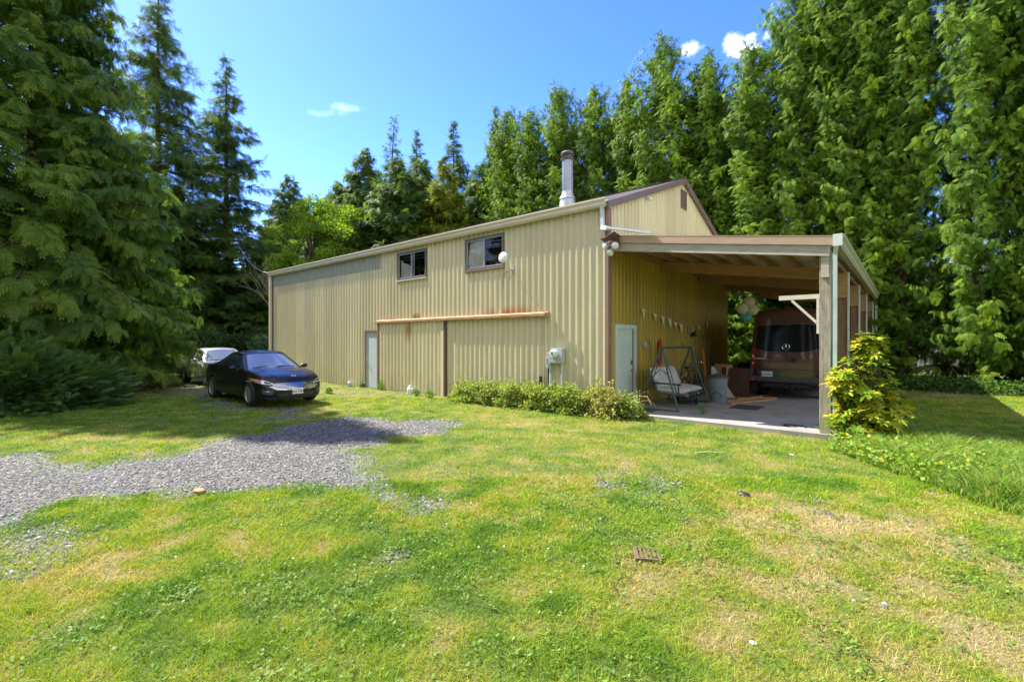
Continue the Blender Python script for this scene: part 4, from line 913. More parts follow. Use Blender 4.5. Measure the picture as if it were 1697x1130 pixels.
# ------------------------------------------------------------------ vegetation
def spray_template(nl=6, ang=.85, lw=.10, wl=.42, droop=.28):
    Q = []
    def q(p, d, L, w):
        p = np.array(p); d = np.array(d)/np.linalg.norm(d); s = np.array([-d[1], d[0], 0]); Q.append([p, p+d*L*.55+s*w/2, p+d*L, p+d*L*.55-s*w/2])
    q((0, 0, 0), (1, 0, 0), 1, lw*.55)
    for i in range(nl):
        t = .10+.82*i/(nl-1)*1.0
        for s in (-1, 1): q((t, 0, 0), (cos(ang), s*sin(ang), 0), wl*(1-.65*t)+.05, lw)
    Q = np.array(Q).reshape(-1, 3); Q[:, 2] -= droop*Q[:, 0]**2+.35*droop*np.abs(Q[:, 1])
    return Q
T_CEDAR = spray_template(5, .68, .12, .50, .38)
T_FIR = spray_template(5, .95, .10, .36, .12)
def place_sprays(T, P, A, up, size, colr, tipl=.25, r=None):
    A = A/np.linalg.norm(A, axis=1)[:, None]
    Sd = np.cross(up, A); Sd /= np.maximum(np.linalg.norm(Sd, axis=1)[:, None], 1e-6); Nn = np.cross(A, Sd)
    V = P[:, None, :]+size[:, None, None]*(T[None, :, 0:1]*A[:, None, :]+T[None, :, 1:2]*Sd[:, None, :]+T[None, :, 2:3]*Nn[:, None, :])
    k = len(T); V = V.reshape(-1, 3); F = np.arange(len(V)).reshape(-1, 4)
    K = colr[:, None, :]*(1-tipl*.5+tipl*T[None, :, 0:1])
    return V, F, K.reshape(-1, 3)
def conifer(seed, H, Rr, base, nb, per_m, size, hang, el, droop, prof, cols, T=T_CEDAR, lean=0, gap=0.0, inner=.25, trunk_r=.25, layers=0, up_tip=0.0, narrow=.35, lobes=0):
    r = np.random.default_rng(seed)
    h = base+(H-base)*(r.random(nb)**.95); 
    if layers: h = base+(H-base)*(np.floor(r.random(nb)*layers)+.5*r.random(nb)*.6)/layers
    t = (h-base)/(H-base)
    L = Rr*prof(t)*(.60+.60*r.random(nb)); 
    az = r.random(nb)*2*pi
    if lobes: ph0 = r.random()*6; L *= .60+.55*np.abs(np.cos(lobes/2*(az+.05*h)+ph0+.35*np.sin(h*.7+ph0)))**1.6
    if gap: L *= np.where(r.random(nb) < gap, .45, 1)
    L = np.maximum(L, .25)
    e = np.clip(el+.25*r.normal(size=nb)*.6+t*up_tip, -.6, 1.12)
    bc = r.random(nb)
    PP = []; AA = []; SS = []; CC = []; UP = []
    cols = np.array(cols)
    n = np.maximum((L*per_m).astype(int), 3)
    idx = np.repeat(np.arange(nb), n); m = len(idx)
    s = (inner+(1-inner)*r.random(m)**.75); Lb = L[idx]; d = s*Lb
    rad = np.stack([np.cos(az), np.sin(az)], 1)[idx]; lat = np.stack([-rad[:, 1], rad[:, 0]], 1)
    off = (r.random(m)-.5)*2*narrow*Lb*(1.05-s)*1.2
    z = h[idx]+np.tan(e[idx])*d-droop*d*d
    leanv = lean*(z/H)**2
    P = np.stack([rad[:, 0]*d+lat[:, 0]*off+leanv, rad[:, 1]*d+lat[:, 1]*off, z-np.abs(off)*.25], 1)
    slope = np.tan(e[idx])-2*droop*d
    A = np.concatenate([rad*(1-hang)+lat*(np.sign(off)*(.55+.3*r.random(m)))[:, None]*(.6-.3*hang), (slope*(1-hang)-hang*(.7+.5*r.random(m)))[:, None]], 1)+r.normal(size=(m, 3))*.42
    up = np.concatenate([rad*hang*1.0, np.ones((m, 1))*(1-hang)+.15], 1)+r.normal(size=(m, 3))*.22
    sz = size*(.45+1.0*r.random(m))*np.clip(.55+.45*Lb/Rr/.6, .5, 1.1)
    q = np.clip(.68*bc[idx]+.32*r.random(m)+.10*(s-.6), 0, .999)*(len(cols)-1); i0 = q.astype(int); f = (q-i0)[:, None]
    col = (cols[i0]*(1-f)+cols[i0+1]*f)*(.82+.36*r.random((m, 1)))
    V, F, K = place_sprays(T, P, A, up, sz, col)
    # trunk and limbs
    tb = MB(); k = 9
    tb.tube([(lean*(i/k)**2, 0, H*.97*i/k-.1*(i == 0)) for i in range(k+1)], [trunk_r*(1-.93*i/k)+(.35*trunk_r if i == 0 else 0) for i in range(k+1)], 9)
    for j in range(0, nb, 1 if nb < 160 else (2 if nb < 800 else 4)):
        a = []; rr_ = []
        for u in (0, .3, .6, .9):
            dd = L[j]*u; zz = h[j]+math.tan(e[j])*dd-droop*dd*dd; a.append((cos(az[j])*dd+lean*(zz/H)**2, sin(az[j])*dd, zz)); rr_.append((.010+.012*L[j])*(1-u*.85))
        tb.tube(a, rr_, 4, False)
    return V, F, K, tb
def tree_obj(name, data, loc, label, catn='tree', group=None, rz=0, sc=1, mt_=None):
    V, F, K, tb = data
    root = empty(name, loc, rz, label, catn, group); root.scale = (sc, sc, sc)
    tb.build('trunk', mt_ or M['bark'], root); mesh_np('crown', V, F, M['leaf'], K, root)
    return root
def copy_tree(src, loc, rz, sc, label, group=None):
    c = src.copy(); C.objects.link(c); c.location = loc; c.rotation_euler = (0, 0, rz); c.scale = sc if hasattr(sc, '__len__') else (sc, sc, sc); c['label'] = label
    if group: c['group'] = group
    for ch_ in src.children:
        d = ch_.copy(); C.objects.link(d); d.parent = c
    return c
GH = [(.040, .090, .012), (.085, .165, .018), (.14, .245, .024), (.23, .33, .030)]
GD = [(.055, .12, .026), (.09, .175, .034), (.14, .23, .038), (.21, .29, .042)]
GF = [(.045, .085, .033), (.07, .13, .038), (.10, .175, .04), (.15, .22, .04)]
hp = lambda t: np.where(t < .68, 1.0-.10*t, (.932)*np.clip((1-t)/.32, 0, 1)**.62)
rp = lambda t: np.clip(1-t**1.9, 0, 1)**.85*np.clip(.8+t, 0, 1)
cp = lambda t: np.clip((1-t)**.75, 0, 1)*np.clip(.75+t*2, 0, 1)
fp = lambda t: np.clip((1-t)**.85, 0, 1)*np.clip(.6+t*2, 0, 1)
# cedar screen behind the building
rowg = 'cedars in the tall row behind the building'
H_src = [conifer(11+k, 17.5, 1.8, .15, 1050, 24, .205, .72, .80, .30, hp, GH, up_tip=.45, narrow=.22, inner=.34, trunk_r=.17, lobes=5, gap=.22) for k in range(3)]
srcs = []
xs = [11.4, 9.5, 7.7, 5.6, 3.8, 1.9, 0.0, -2.3, -4.5, -6.8, -9.1, -11.4, -13.8, -16.1]
rr = random.Random(3)
lbl = ['cedar of the row standing just beyond the right edge of the photo', 'cedar of the tall row at the right edge of the photo', 'tall cedar of the row just right of the dark deck', 'cedar of the row just left of the dark deck', 'tall cedar of the row behind the sloping carport gutter', 'tall cedar of the row directly above the front carport post', 'cedar of the row below the larger right cloud', 'cedar of the row just right of the gable peak', 'cedar of the row just left of the gable peak, tallest near the small cloud', 'cedar of the row midway between the flue pipe and the gable peak', 'cedar of the row just right of the flue pipe', 'cedar of the row directly behind the flue pipe', 'cedar of the row just left of the flue pipe', 'leftmost cedar of the tall row behind the roof']
hts = [1.12, 1.10, 1.14, 1.08, 1.12, 1.10, .90, .93, 1.03, .96, .98, 1.02, .98, 1.02]
for i, x in enumerate(xs):
    y = 14.6+rr.uniform(-.5, .5); s = hts[i]; rz = rr.uniform(0, 6.28)
    sc3 = (rr.uniform(.92, 1.08), rr.uniform(.92, 1.08), s)
    if i < 3:
        t = tree_obj('cedar', H_src[i], (x, y, -.05), lbl[i], 'cedar', rowg, rz); t.scale = sc3; srcs.append(t)
    else: copy_tree(srcs[i % 3], (x, y, -.05), rz, sc3, lbl[i], rowg)
# second rank behind, seen through the gaps of the first
for i, x in enumerate([9.8, 12.2, 4.6, 2.6, -0.9, -3.4, -8.0, -12.6, -17.0]):
    copy_tree(srcs[(i+1) % 3], (x, 17.4+rr.uniform(-.4, .4), -.05), rr.uniform(0, 6.28), (1.15, 1.15, .94*[1.1, 1.1, 1.1, 1.1, .9, .95, .96, 1.0, 1.0][i]), 'dim cedar of the second row, seen only through gaps of the front row', 'cedars of the second row')
# big cedar at the left
def pos(px, D, z=-.05): p = world(px, 567, D); return (p[0], p[1], z)
big = conifer(31, 20, 4.9, .5, 1250, 20, .30, .58, .10, .06, cp, GD, inner=.40, narrow=.20, trunk_r=.45)
bt = tree_obj('big_cedar', big, pos(60, 16.2), 'huge dark drooping cedar filling the left edge of the photo', 'cedar', 'large drooping cedars on the left')
copy_tree(bt, pos(215, 23.0), 2.1, (.62, .62, .44), 'drooping cedar next to the silver car, behind the huge one', 'large drooping cedars on the left')
copy_tree(bt, (-13.5, -14.2, -.05), 3.2, (.75, .75, .92), 'farther cedar outside the left edge of the photo', 'large drooping cedars on the left')
# trees behind the photographer, seen only as reflections in glass and paint
for i, (x, y) in enumerate([(-14, -30), (-8, -33), (-2, -31), (4, -34), (10, -30), (16, -28), (21, -22)]):
    copy_tree(srcs[i % 3], (x, y, -.05), i*1.3, (1.8, 1.8, .95), 'cedar behind the photographer, seen only reflected in glass and paint', 'cedars behind the photographer')
# tall open firs
F1 = conifer(41, 23, 5.2, 2.6, 520, 24, .46, .40, .02, .03, fp, GF, T_FIR, gap=.25, inner=.2, narrow=.2, trunk_r=.32)
F2 = conifer(42, 23, 4.2, 2.5, 300, 22, .46, .30, .05, .035, fp, GF, T_FIR, gap=.4, inner=.2, narrow=.2, trunk_r=.30, lean=1.2)
fg = 'tall open firs behind the workshop'
f1 = tree_obj('tall_fir', F1, pos(375, 38), 'tall fir with a bare lower trunk between the big cedar and the building', 'fir', fg); f1.scale = (1.2, 1.2, 1.08)
f2 = tree_obj('tall_fir', F2, pos(640, 41), 'fir with a bent leaning tip behind the flower window', 'fir', fg); f2.scale = (1.0, 1.0, .93)
copy_tree(f1, pos(262, 34), 2.2, (1.1, 1.1, 1.28), 'tall fir whose spire shows above the left cedar', fg)
copy_tree(f1, pos(690, 46), 1.0, (.95, .95, .98), 'fir with a thin spire right of the leaning one', fg)
copy_tree(f1, pos(752, 43), 3.3, (1, 1, .96), 'dark fir with a thin spire midway above the roof', fg)
copy_tree(f1, pos(822, 40), 5.0, (.85, .85, .95), 'fir at the left end of the cedar row', fg)
# mid trees
C1 = conifer(51, 14, 3.4, .3, 460, 24, .42, .40, .15, .05, rp, GF, inner=.35, narrow=.35, trunk_r=.22)
gm = [(.09, .13, .012), (.15, .20, .016), (.22, .26, .02)]
C2 = conifer(52, 14, 3.6, .3, 420, 24, .42, .35, .12, .05, rp, gm, inner=.4, narrow=.4, trunk_r=.22)
mg = 'bushy evergreens behind the workshop'
c1 = tree_obj('evergreen', C1, pos(480, 47), 'pointed evergreen rising left of the bright leafy trees', 'evergreen', mg); c1.scale = (1.25, 1.25, 1.32)
c2 = tree_obj('evergreen', C2, pos(735, 36), 'golden green bushy evergreen above the upper windows', 'evergreen', mg); c2.scale = (1, 1, 1.12)
for px, D, rz, s, lb in [(660, 37, 1, (1.35, 1.35, 1.16), 'round dark evergreen behind the flower window'), (605, 44, 2, (1.5, 1.5, 1.42), 'full green fir at the left of the group above the roof'), (795, 38, 3, (1, 1, 1.16), 'dark evergreen next to the golden one'), (560, 44, 4.4, (1.4, 1.4, 1.2), 'wide evergreen behind the bright leafy trees') , (700, 42, 3.4, (1.3, 1.3, 1.3), 'dense dark evergreen between the leaning fir and the golden evergreen'), (850, 37, 2.2, (1.1, 1.1, 1.25), 'dense evergreen joining the firs to the tall cedar row'),
                         (425, 37, 4, (.9, .9, .62), 'dark evergreen at the far corner of the building'), (330, 38, 5, (1, 1, .75), 'dark evergreen behind the silver car'), (280, 34, 2.5, (1, 1, .9), 'evergreen between the left cedars and the silver car'), (385, 46, 1.5, (1.1, 1.1, .68), 'low evergreen seen under the tall fir'), (-150, 33, .2, (1.3, 1.3, 1.0), 'evergreen beyond the left edge of the photo'), (-20, 31, .9, (1.3, 1.3, 1.0), 'evergreen behind the trunk of the huge left cedar'), (100, 35, 1.9, (1.3, 1.3, 1.05), 'second evergreen hidden behind the huge left cedar'), (200, 33, .7, (1.2, 1.2, 1.1), 'evergreen hidden behind the left cedar')]:
    copy_tree(c1 if rz != 1 else c1, pos(px, D), rz, s, lb, mg)
# leafy trees
def leafy(seed, H, Rr, cols, n=70, per=230, lf=.17, trunk=.16, z0=.3):
    r = np.random.default_rng(seed); parts = []; tb = MB(); top = []
    tb.tube([(0, 0, -.1), (.1, 0, H*.3), (-.05, .1, H*.62), (0, 0, H*.9)], [trunk*1.3, trunk, trunk*.6, .02], 8)
    for i in range(n):
        t = r.random(); a = r.random()*2*pi; rad = Rr*(.25+.75*r.random())*sqrt(max(0, 1-(2*t-.9)**2*.8)); z = H*(z0+(1-z0)*t)*.97
        c = np.array([cos(a)*rad, sin(a)*rad, z]); R_ = (.35+.5*r.random())*Rr*.28
        q = np.clip(r.random()*.7+.15, 0, 1); cc = np.array(cols)
        parts.append(leafblob(c, (R_*1.2, R_*1.2, R_*.75), per, lf, cc*(0.85+.3*r.random()), seed*100+i, .1, .6))
        z1 = z*.62; tb.tube([(0, 0, z1), (c[0]*.5, c[1]*.5, (z1+z)/2+.1), tuple(c)], [.05, .03, .008], 4, False)
    return cat(parts)+(tb,)
GL = [(.10, .20, .02), (.17, .30, .03), (.25, .36, .04)]
dg = 'bright leafy trees left of the building roof'
l1 = tree_obj('leafy_tree', leafy(61, 11.5, 3.0, GL), pos(520, 36), 'bright yellow green leafy tree just behind the far roof end', 'tree', dg)
l1.scale = (1.2, 1.2, 1.12)
copy_tree(l1, pos(572, 35.5), 2, (1.1, 1.1, 1.05), 'bright leafy tree to the right of the other one, above the skylight strip', dg)
copy_tree(l1, pos(430, 52), 3, (1, 1, .9), 'pale leafy tree glimpsed under the tall fir', dg)
# rhododendron-like dark bush at the corner and undergrowth
def bush(name, loc, R_, n, lf, cols, label, catn='shrub', group=None, seed=0, asp=.45, stems=8, k=14):
    r = np.random.default_rng(seed); root = empty(name, loc, 0, label, catn, group); parts = []
    for i in range(k):
        c = np.array([(r.random()-.5)*1.2*R_[0], (r.random()-.5)*1.2*R_[1], R_[2]*(.12+.88*r.random()**1.4)]); s_ = .24+.34*r.random()
        parts.append(leafblob(c, (R_[0]*s_, R_[1]*s_, R_[2]*s_*.6), n//k, lf, cols, seed*31+i, .3, asp))
    if k > 15:
        for i in range(9): parts.append(leafblob(((r.random()-.5)*1.5*R_[0], (r.random()-.5)*R_[1], R_[2]*(.75+.35*r.random())), (.06, .06, .10+.20*r.random()), 38, lf*.9, cols, seed*57+i, .8, asp))
    V, F, K = cat(parts); V[:, 2] = np.maximum(V[:, 2], .0); mesh_np('foliage', V, F, M['leaf'], K, root)
    f = MB()
    for i in range(stems):
        a = r.random()*6.28; f.tube([(0, 0, -.05), (cos(a)*R_[0]*.3, sin(a)*R_[1]*.3, R_[2]*.5), (cos(a)*R_[0]*.6, sin(a)*R_[1]*.6, R_[2]*1.0)], [.02, .014, .004], 5)
    f.build('stem', M['bark'], root)
    return root
ug = 'shrubs beyond the parked cars'
bush('shrub', pos(437, 27), (.9, .9, 2.1), 2600, .17, [(.05, .11, .05), (.12, .22, .12), (.22, .32, .22)], 'glossy pale green shrub against the far corner of the building', 'shrub', ug, 3)
for i, (px, D, R_, lb) in enumerate([(400, 33, (2, 2, 2.4), 'dark shrub behind the roofs of the two cars'), (355, 31, (1.8, 1.8, 2.3), 'dark shrub behind the silver car'), (315, 28, (1.4, 1.4, 2.2), 'green shrub at the left of the silver car'), (280, 36, (2, 2, 2.2), 'shrub on the gravel track end')]):
    bush('shrub', pos(px, D), R_, 3200, .22, [(.02, .05, .02), (.05, .10, .035), (.10, .17, .05)], lb, 'shrub', ug, 10+i)
# bare grey tree
bt_ = empty('bare_tree', pos(462, 34), 0, 'grey leafless tree behind the far roof corner', 'tree'); f = MB(); r = random.Random(8)
def twig(p, d, L, R0, n):
    q = p+d*L; f.tube([p, (p+q)/2+Vector((r.uniform(-1, 1), r.uniform(-1, 1), 0))*L*.06, q], [R0, R0*.8, R0*.55], 4, False)
    if n:
        for _ in range(3 if n > 1 else 4):
            dd = (d+Vector((r.uniform(-1, 1), r.uniform(-1, 1), r.uniform(-.4, .7)))*.62).normalized(); twig(p+(q-p)*r.uniform(.45, 1), dd, L*r.uniform(.5, .8), R0*.5, n-1)
for k in range(4): twig(Vector((0, 0, 2.0)), Vector((r.uniform(-.4, .4), r.uniform(-.4, .4), 1)).normalized(), 2.6, .07, 4)
f.tube([(0, 0, -.1), (0, 0, 2.1)], [.14, .1], 8); M['greybark'] = mat('greybark', (.28, .25, .24), .9); f.build('trunk', M['greybark'], bt_)
# low shed and far fence behind the cars
sh = empty('garden_shed', pos(420, 42), HEAD, 'low dark shed with a pale roof edge beyond the cars', 'shed')
f = MB(); f.box((-3, -.1, -.3), (3, 3, 1.9)); f.build('wall', M['brownboard'], sh)
f = MB(); f.add([(-3.4, -.5, 1.85), (3.4, -.5, 1.85), (3.4, 3.4, 2.7), (-3.4, 3.4, 2.7), (-3.4, -.5, 1.97), (3.4, -.5, 1.97), (3.4, 3.4, 2.82), (-3.4, 3.4, 2.82)], [(0, 3, 2, 1), (4, 5, 6, 7), (0, 1, 5, 4), (1, 2, 6, 5), (2, 3, 7, 6), (3, 0, 4, 7)]); f.build('roof', M['tanwood'], sh)
f = MB(); f.box((-.5, -.13, -.2), (.4, -.1, 1.7)); f.build('door', M['brownwood'], sh)
# juniper bush, near left
jr = np.random.default_rng(71)
jb = empty('juniper_bush', pos(12, 12.3, -.06), 0, 'wide low feathery juniper bush at the left edge below the cedar', 'bush')
n = 9500; th = jr.random(n)*2*pi; ph = np.arccos(jr.random(n)*.98); Rj = np.array([2.6, 2.2, 1.66]); rad = .62+.38*jr.random(n)**.6
dirn = np.stack([np.sin(ph)*np.cos(th), np.sin(ph)*np.sin(th), np.cos(ph)], 1)
lump = 1+.16*np.sin(th*3+1)*np.sin(ph*4)+.10*np.sin(th*7+ph*9)
P = dirn*Rj*(rad*lump)[:, None]; A = dirn*np.array([1, 1, .5])+jr.normal(size=(n, 3))*.28+np.array([0, 0, .20]); up = dirn*.4+np.array([0, 0, 1.0])+jr.normal(size=(n, 3))*.25
cj = np.array([(.06, .13, .04), (.10, .19, .055), (.16, .26, .07)]); q = jr.random(n)*1.999; i0 = q.astype(int); fr_ = (q-i0)[:, None]
V, F, K = place_sprays(spray_template(7, .65, .085, .40, .18), P, A, up, .27*(.6+.7*jr.random(n)), (cj[i0]*(1-fr_)+cj[i0+1]*fr_)*(.8+.4*jr.random((n, 1))))
V[:, 2] = np.maximum(V[:, 2], .01); mesh_np('foliage', V, F, M['leaf'], K, jb)
f = MB()
for i in range(26):
    a = jr.random()*6.28; b_ = .3+jr.random()*.9; f.tube([(0, 0, -.02), (cos(a)*Rj[0]*.4, sin(a)*Rj[1]*.4, Rj[2]*b_*.35), (cos(a)*Rj[0]*.8*sin(b_+.3), sin(a)*Rj[1]*.8*sin(b_+.3), Rj[2]*.75*cos(b_*.8))], [.04, .025, .008], 5)
f.build('stem', M['bark'], jb)
# rhododendron by the post
rh = np.random.default_rng(81)
rd = empty('rhododendron', pos(1428, 8.35, -.05), 0, 'yellow green rhododendron growing beside the front carport post', 'shrub')
lv = []; st = MB(); nr = 380
def rosette(c, d, n, L, tone, r):
    d = d/np.linalg.norm(d); a = np.cross(d, [0, 0, 1.0001]); a /= np.linalg.norm(a); b = np.cross(d, a); out_ = []
    for i in range(n):
        t = 2*pi*(i+.3*r.random())/n; rad_ = a*cos(t)+b*sin(t); e = .15+.5*r.random()
        A_ = rad_*cos(e)+d*sin(e); l = L*(.7+.5*r.random()); S_ = np.cross(A_, d); S_ /= np.linalg.norm(S_)+1e-9; N_ = np.cross(S_, A_)
        w_ = l*.16; dr = np.array([0, 0, -1.0])
        p = [c, c+A_*l*.35+S_*w_+N_*.01, c+A_*l*.75+S_*w_*.8+dr*l*.06, c+A_*l+dr*l*.17, c+A_*l*.75-S_*w_*.8+dr*l*.06, c+A_*l*.35-S_*w_+N_*.01]
        out_.append((p, tone*(.8+.4*r.random())))
    return out_
tones = np.array([(.13, .23, .02), (.25, .34, .028), (.36, .40, .03), (.44, .40, .04)])
blobs = [((0, 0, .95), (.50, .50, .62), 1.0), ((.12, 0, 1.65), (.26, .26, .26), .5), ((-.33, -.05, 1.0), (.28, .3, .34), .45), ((.48, .1, .62), (.34, .34, .38), .45), ((-.2, -.2, .35), (.45, .4, .30), .4), ((.15, -.15, .45), (.62, .5, .34), .6)]
for (c, R_, wgt) in blobs:
    for i in range(int(nr*wgt*.42)):
        d = rh.normal(size=3); d /= np.linalg.norm(d); rr_ = rh.random()**.4
        cc = np.array([c[0]*RX, c[0]*RY, 0])+np.array([-RY, RX, 0])*c[1]+np.array([0, 0, c[2]])+d*np.array(R_)*rr_
        if cc[2] < .08: continue
        dd = d*.5+np.array([0, 0, .9])+rh.normal(size=3)*.25
        lv += rosette(cc, dd, rh.integers(6, 10), .135, tones[min(3, int(rh.random()*3.4))], rh)
        if i % 3 == 0: st.tube([(rh.normal()*.05, rh.normal()*.05, -.05), tuple(cc*np.array([.55, .55, .5])), tuple(cc)], [.016, .010, .004], 4, False)
V = np.array([p for p, _ in lv]).reshape(-1, 3); K = np.repeat(np.array([k for _, k in lv]), 6, 0); F = np.arange(len(V)).reshape(-1, 6)
mesh_np('foliage', V, F, M['leaf'], K, rd); st.build('stem', M['bark'], rd)
# small plant at the foot of the post
rd2 = empty('small_shrub', pos(1383, 8.35, -.05), 0, 'little rosette shrub at the foot of the grey carport post', 'shrub'); lv = []
for i in range(16):
    c = np.array([rh.normal()*.12, rh.normal()*.12, .12+rh.random()*.3]); lv += rosette(c, np.array([rh.normal()*.3, rh.normal()*.3, 1]), 8, .15, tones[rh.integers(0, 3)], rh)
V = np.array([p for p, _ in lv]).reshape(-1, 3); K = np.repeat(np.array([k for _, k in lv]), 6, 0); mesh_np('foliage', V, np.arange(len(V)).reshape(-1, 6), M['leaf'], K, rd2)
# leafy shrubs along the long wall
GW = [(.10, .19, .04), (.19, .29, .07), (.30, .38, .13), (.36, .36, .14)]
sg = 'low leafy shrubs along the wall by the meter'
ws = [(770, .62, 'first low shrub right of the sliding door seam'), (805, .72, 'second low shrub along the wall from the door seam'), (842, .75, 'low shrub under the middle of the right sliding door'), (880, .78, 'low shrub just left of the cable boxes'), (922, .80, 'shrub at the foot of the electric meter'), (965, .86, 'shrub between the meter and the building corner'), (1003, .98, 'tallest wall shrub, at the building corner trim'), (1032, .62, 'small shrub in front of the mint door')]
for i, (px, hh, lb) in enumerate(ws):
    r_ = (px-848.5)/777; yy = -.55 if px < 1020 else -.35; D = None
    for u_ in np.linspace(-8, 3, 1200):
        X = 2.336+.765*u_+.644*yy; Dd = 11.6-.644*u_+.765*yy
        if X/Dd > r_: break
    bush('wall_shrub', (u_, yy, -.08), (.60, .42, hh*.72), 2600, .07, GW if i != 6 else [(.16, .2, .06), (.3, .33, .12), (.42, .38, .2)], lb, 'shrub', sg, 20+i, .6, 6, 17)
f = MB(); rv = random.Random(4)
for k in range(14):
    a = rv.uniform(0, 6.28); L_ = rv.uniform(.25, .6); pts = [(0, 0, 0), (cos(a)*L_*.4, sin(a)*L_*.4, L_*.9), (cos(a)*L_*.9, sin(a)*L_*.9, L_*.95), (cos(a)*L_*1.2, sin(a)*L_*1.2, L_*.6)]; f.tube(pts, [.006, .005, .007, .003], 4)
M['drygrass'] = mat('drygrass', (.52, .44, .20), .9); o = f.build('dry_weed', M['drygrass']); p = ground(1052, 690); o.location = (p[0], p[1], -.03); tag(o, 'dry arching seed stalks beside the small shrub at the slab corner', 'weed')
def weed(px, py, h, lb, name='weed', n=160, cols=[(.08, .18, .03), (.16, .30, .05)], lf=.07, group='weeds by the building'):
    p = ground(px, py); r0 = empty(name, (p[0], p[1], gz(p[0], p[1]) if py != 690 else 0), 0, lb, 'weed', group)
    V, F, K = leafblob((0, 0, h*.45), (h*.45, h*.45, h*.5), n, lf, cols, int(px), .5, .4); V[:, 2] = np.maximum(V[:, 2], 0); mesh_np('foliage', V, F, M['leaf'], K, r0)
    f = MB(); [f.tube([(0, 0, -.02), (.05*cos(k), .05*sin(k), h*.8)], [.006, .003], 4) for k in range(4)]; f.build('stem', M['plantgreen'], r0)
weed(1165, 690, .22, 'green weed growing from the slab in front of the swing', n=90, lf=.05)
weed(632, 645, .34, 'grassy weed at the foot of the blue door'); weed(690, 655, .22, 'small weed below the left sliding door'); weed(712, 659, .26, 'weed at the right end of the left sliding door')
weed(545, 652, .2, 'dark little weed right of the black car'); weed(600, 641, .18, 'weed left of the blue door')
# small grey jug things by the wall
for px, py, lb, mm in [(580, 638, 'small grey utility stub at the wall left of the blue door', 'galv'), (679, 655, 'small white jug standing by the left sliding door', 'white')]:
    p = ground(px, py); yy = -.28
    o = MB().lathe((0, 0, 0), [(0, 0), (.09, 0), (.10, .05), (.10, .20), (.05, .26), (.04, .32), (0, .32)], 14); o.tube([(.09, 0, .22), (.16, 0, .2), (.15, 0, .06), (.10, 0, .04)], .015, 6)
    q = o.build('utility_stub' if mm == 'galv' else 'plastic_jug', M[mm]); 
    r_ = (px-848.5)/777; u_ = (r_*(11.6+.765*yy)-2.336-.644*yy)/(.765+.644*r_); q.location = (u_, yy, -.10); tag(q, lb, 'pipe stub' if mm == 'galv' else 'jug')
# house and deck behind the trees on the right
ho = empty('neighbour_house', (8.5, 24.5, 0), 0, 'pale house wall glimpsed through the cedars on the right', 'house')
f = MB(); f.box((-6, 0, -.3), (6, 6, 4.6)); f.build('wall', M['siding'], ho)
f = MB(); f.add([(-6.5, -.5, 4.6), (6.5, -.5, 4.6), (6.5, 3, 6.4), (-6.5, 3, 6.4), (6.5, 6.5, 4.6), (-6.5, 6.5, 4.6)], [(0, 1, 2, 3), (3, 2, 4, 5), (0, 3, 5), (1, 4, 2)]); f.build('roof', M['roofmetal'], ho)
f = MB(); f.box((-3.4, -.03, 1.4), (-2.2, .02, 2.6)); wq = f.build('window', M['glass'], ho); f = MB(); [f.box(a, b) for a, b in (((-3.5, -.05, 1.3), (-2.1, -.03, 1.4)), ((-3.5, -.05, 2.6), (-2.1, -.03, 2.7)), ((-3.5, -.05, 1.4), (-3.4, -.03, 2.6)), ((-2.2, -.05, 1.4), (-2.1, -.03, 2.6)))]; f.build('frame', M['white'], wq)
dk = empty('wooden_deck', (7.0, 18.4, 0), 0, 'dark wooden deck with railing and stairs under the cedars', 'deck')
f = MB(); f.box((0, 0, .95), (4, 3, 1.05)); f.build('deck_floor', M['brownwood'], dk)
f = MB(); [f.box((x, y, 0), (x+.12, y+.12, 2.1)) for x in (0, 3.9) for y in (0, 2.9)]; f.build('post', M['tanwood'], dk)
f = MB(); f.box((.12, .03, 1.95), (3.9, .09, 2.03)); [f.box((x, .04, 1.05), (x+.04, .08, 1.95)) for x in np.arange(.2, 3.9, .14)]; f.build('railing', M['brownwood'], dk)
f = MB(); [f.box((-.3*(k+1), .1, .95-.18*(k+1)), (-.3*k, 1.1, 1.0-.18*(k+1))) for k in range(5)]; f.bar((0, .05, 1.95), (-1.7, .05, .95), .05, .07); [f.box((-.3*k-.1, .03, .6-.18*k+.1), (-.3*k-.06, .07, 1.85-.18*k)) for k in range(5)]; f.build('stairs', M['brownwood'], dk)
# ground ivy strip under the row
# ------------------------------------------------------------------ the ground
GP = [(-260, 742), (0, 748), (50, 756), (100, 770), (160, 772), (240, 758), (330, 738), (420, 716), (500, 697), (580, 686), (660, 694), (735, 694), (748, 704), (742, 716), (700, 722), (640, 722), (595, 738), (590, 762), (610, 785), (628, 800), (560, 803), (430, 806), (300, 812), (200, 822), (110, 826), (60, 836), (40, 850), (0, 866), (-260, 900)]
GP = np.array([ground(a, b)[:2] for a, b in GP])
GP2 = np.array([ground(a, b)[:2] for a, b in [(255, 596), (300, 600), (340, 640), (400, 668), (520, 672), (560, 690), (480, 700), (430, 690), (350, 668), (300, 640)]])
def polysd(P, X, Y):
    d = np.full(X.shape, 1e9); ins = np.zeros(X.shape, bool)
    for (x0, y0), (x1, y1) in zip(P, np.roll(P, -1, 0)):
        ex, ey = x1-x0, y1-y0; t = np.clip(((X-x0)*ex+(Y-y0)*ey)/(ex*ex+ey*ey+1e-12), 0, 1)
        d = np.minimum(d, np.hypot(X-x0-t*ex, Y-y0-t*ey)); c = ((y0 > Y) != (y1 > Y)) & (X < ex*(Y-y0)/(ey if abs(ey) > 1e-9 else 1e-9)+x0); ins ^= c
    return np.where(ins, d, -d)
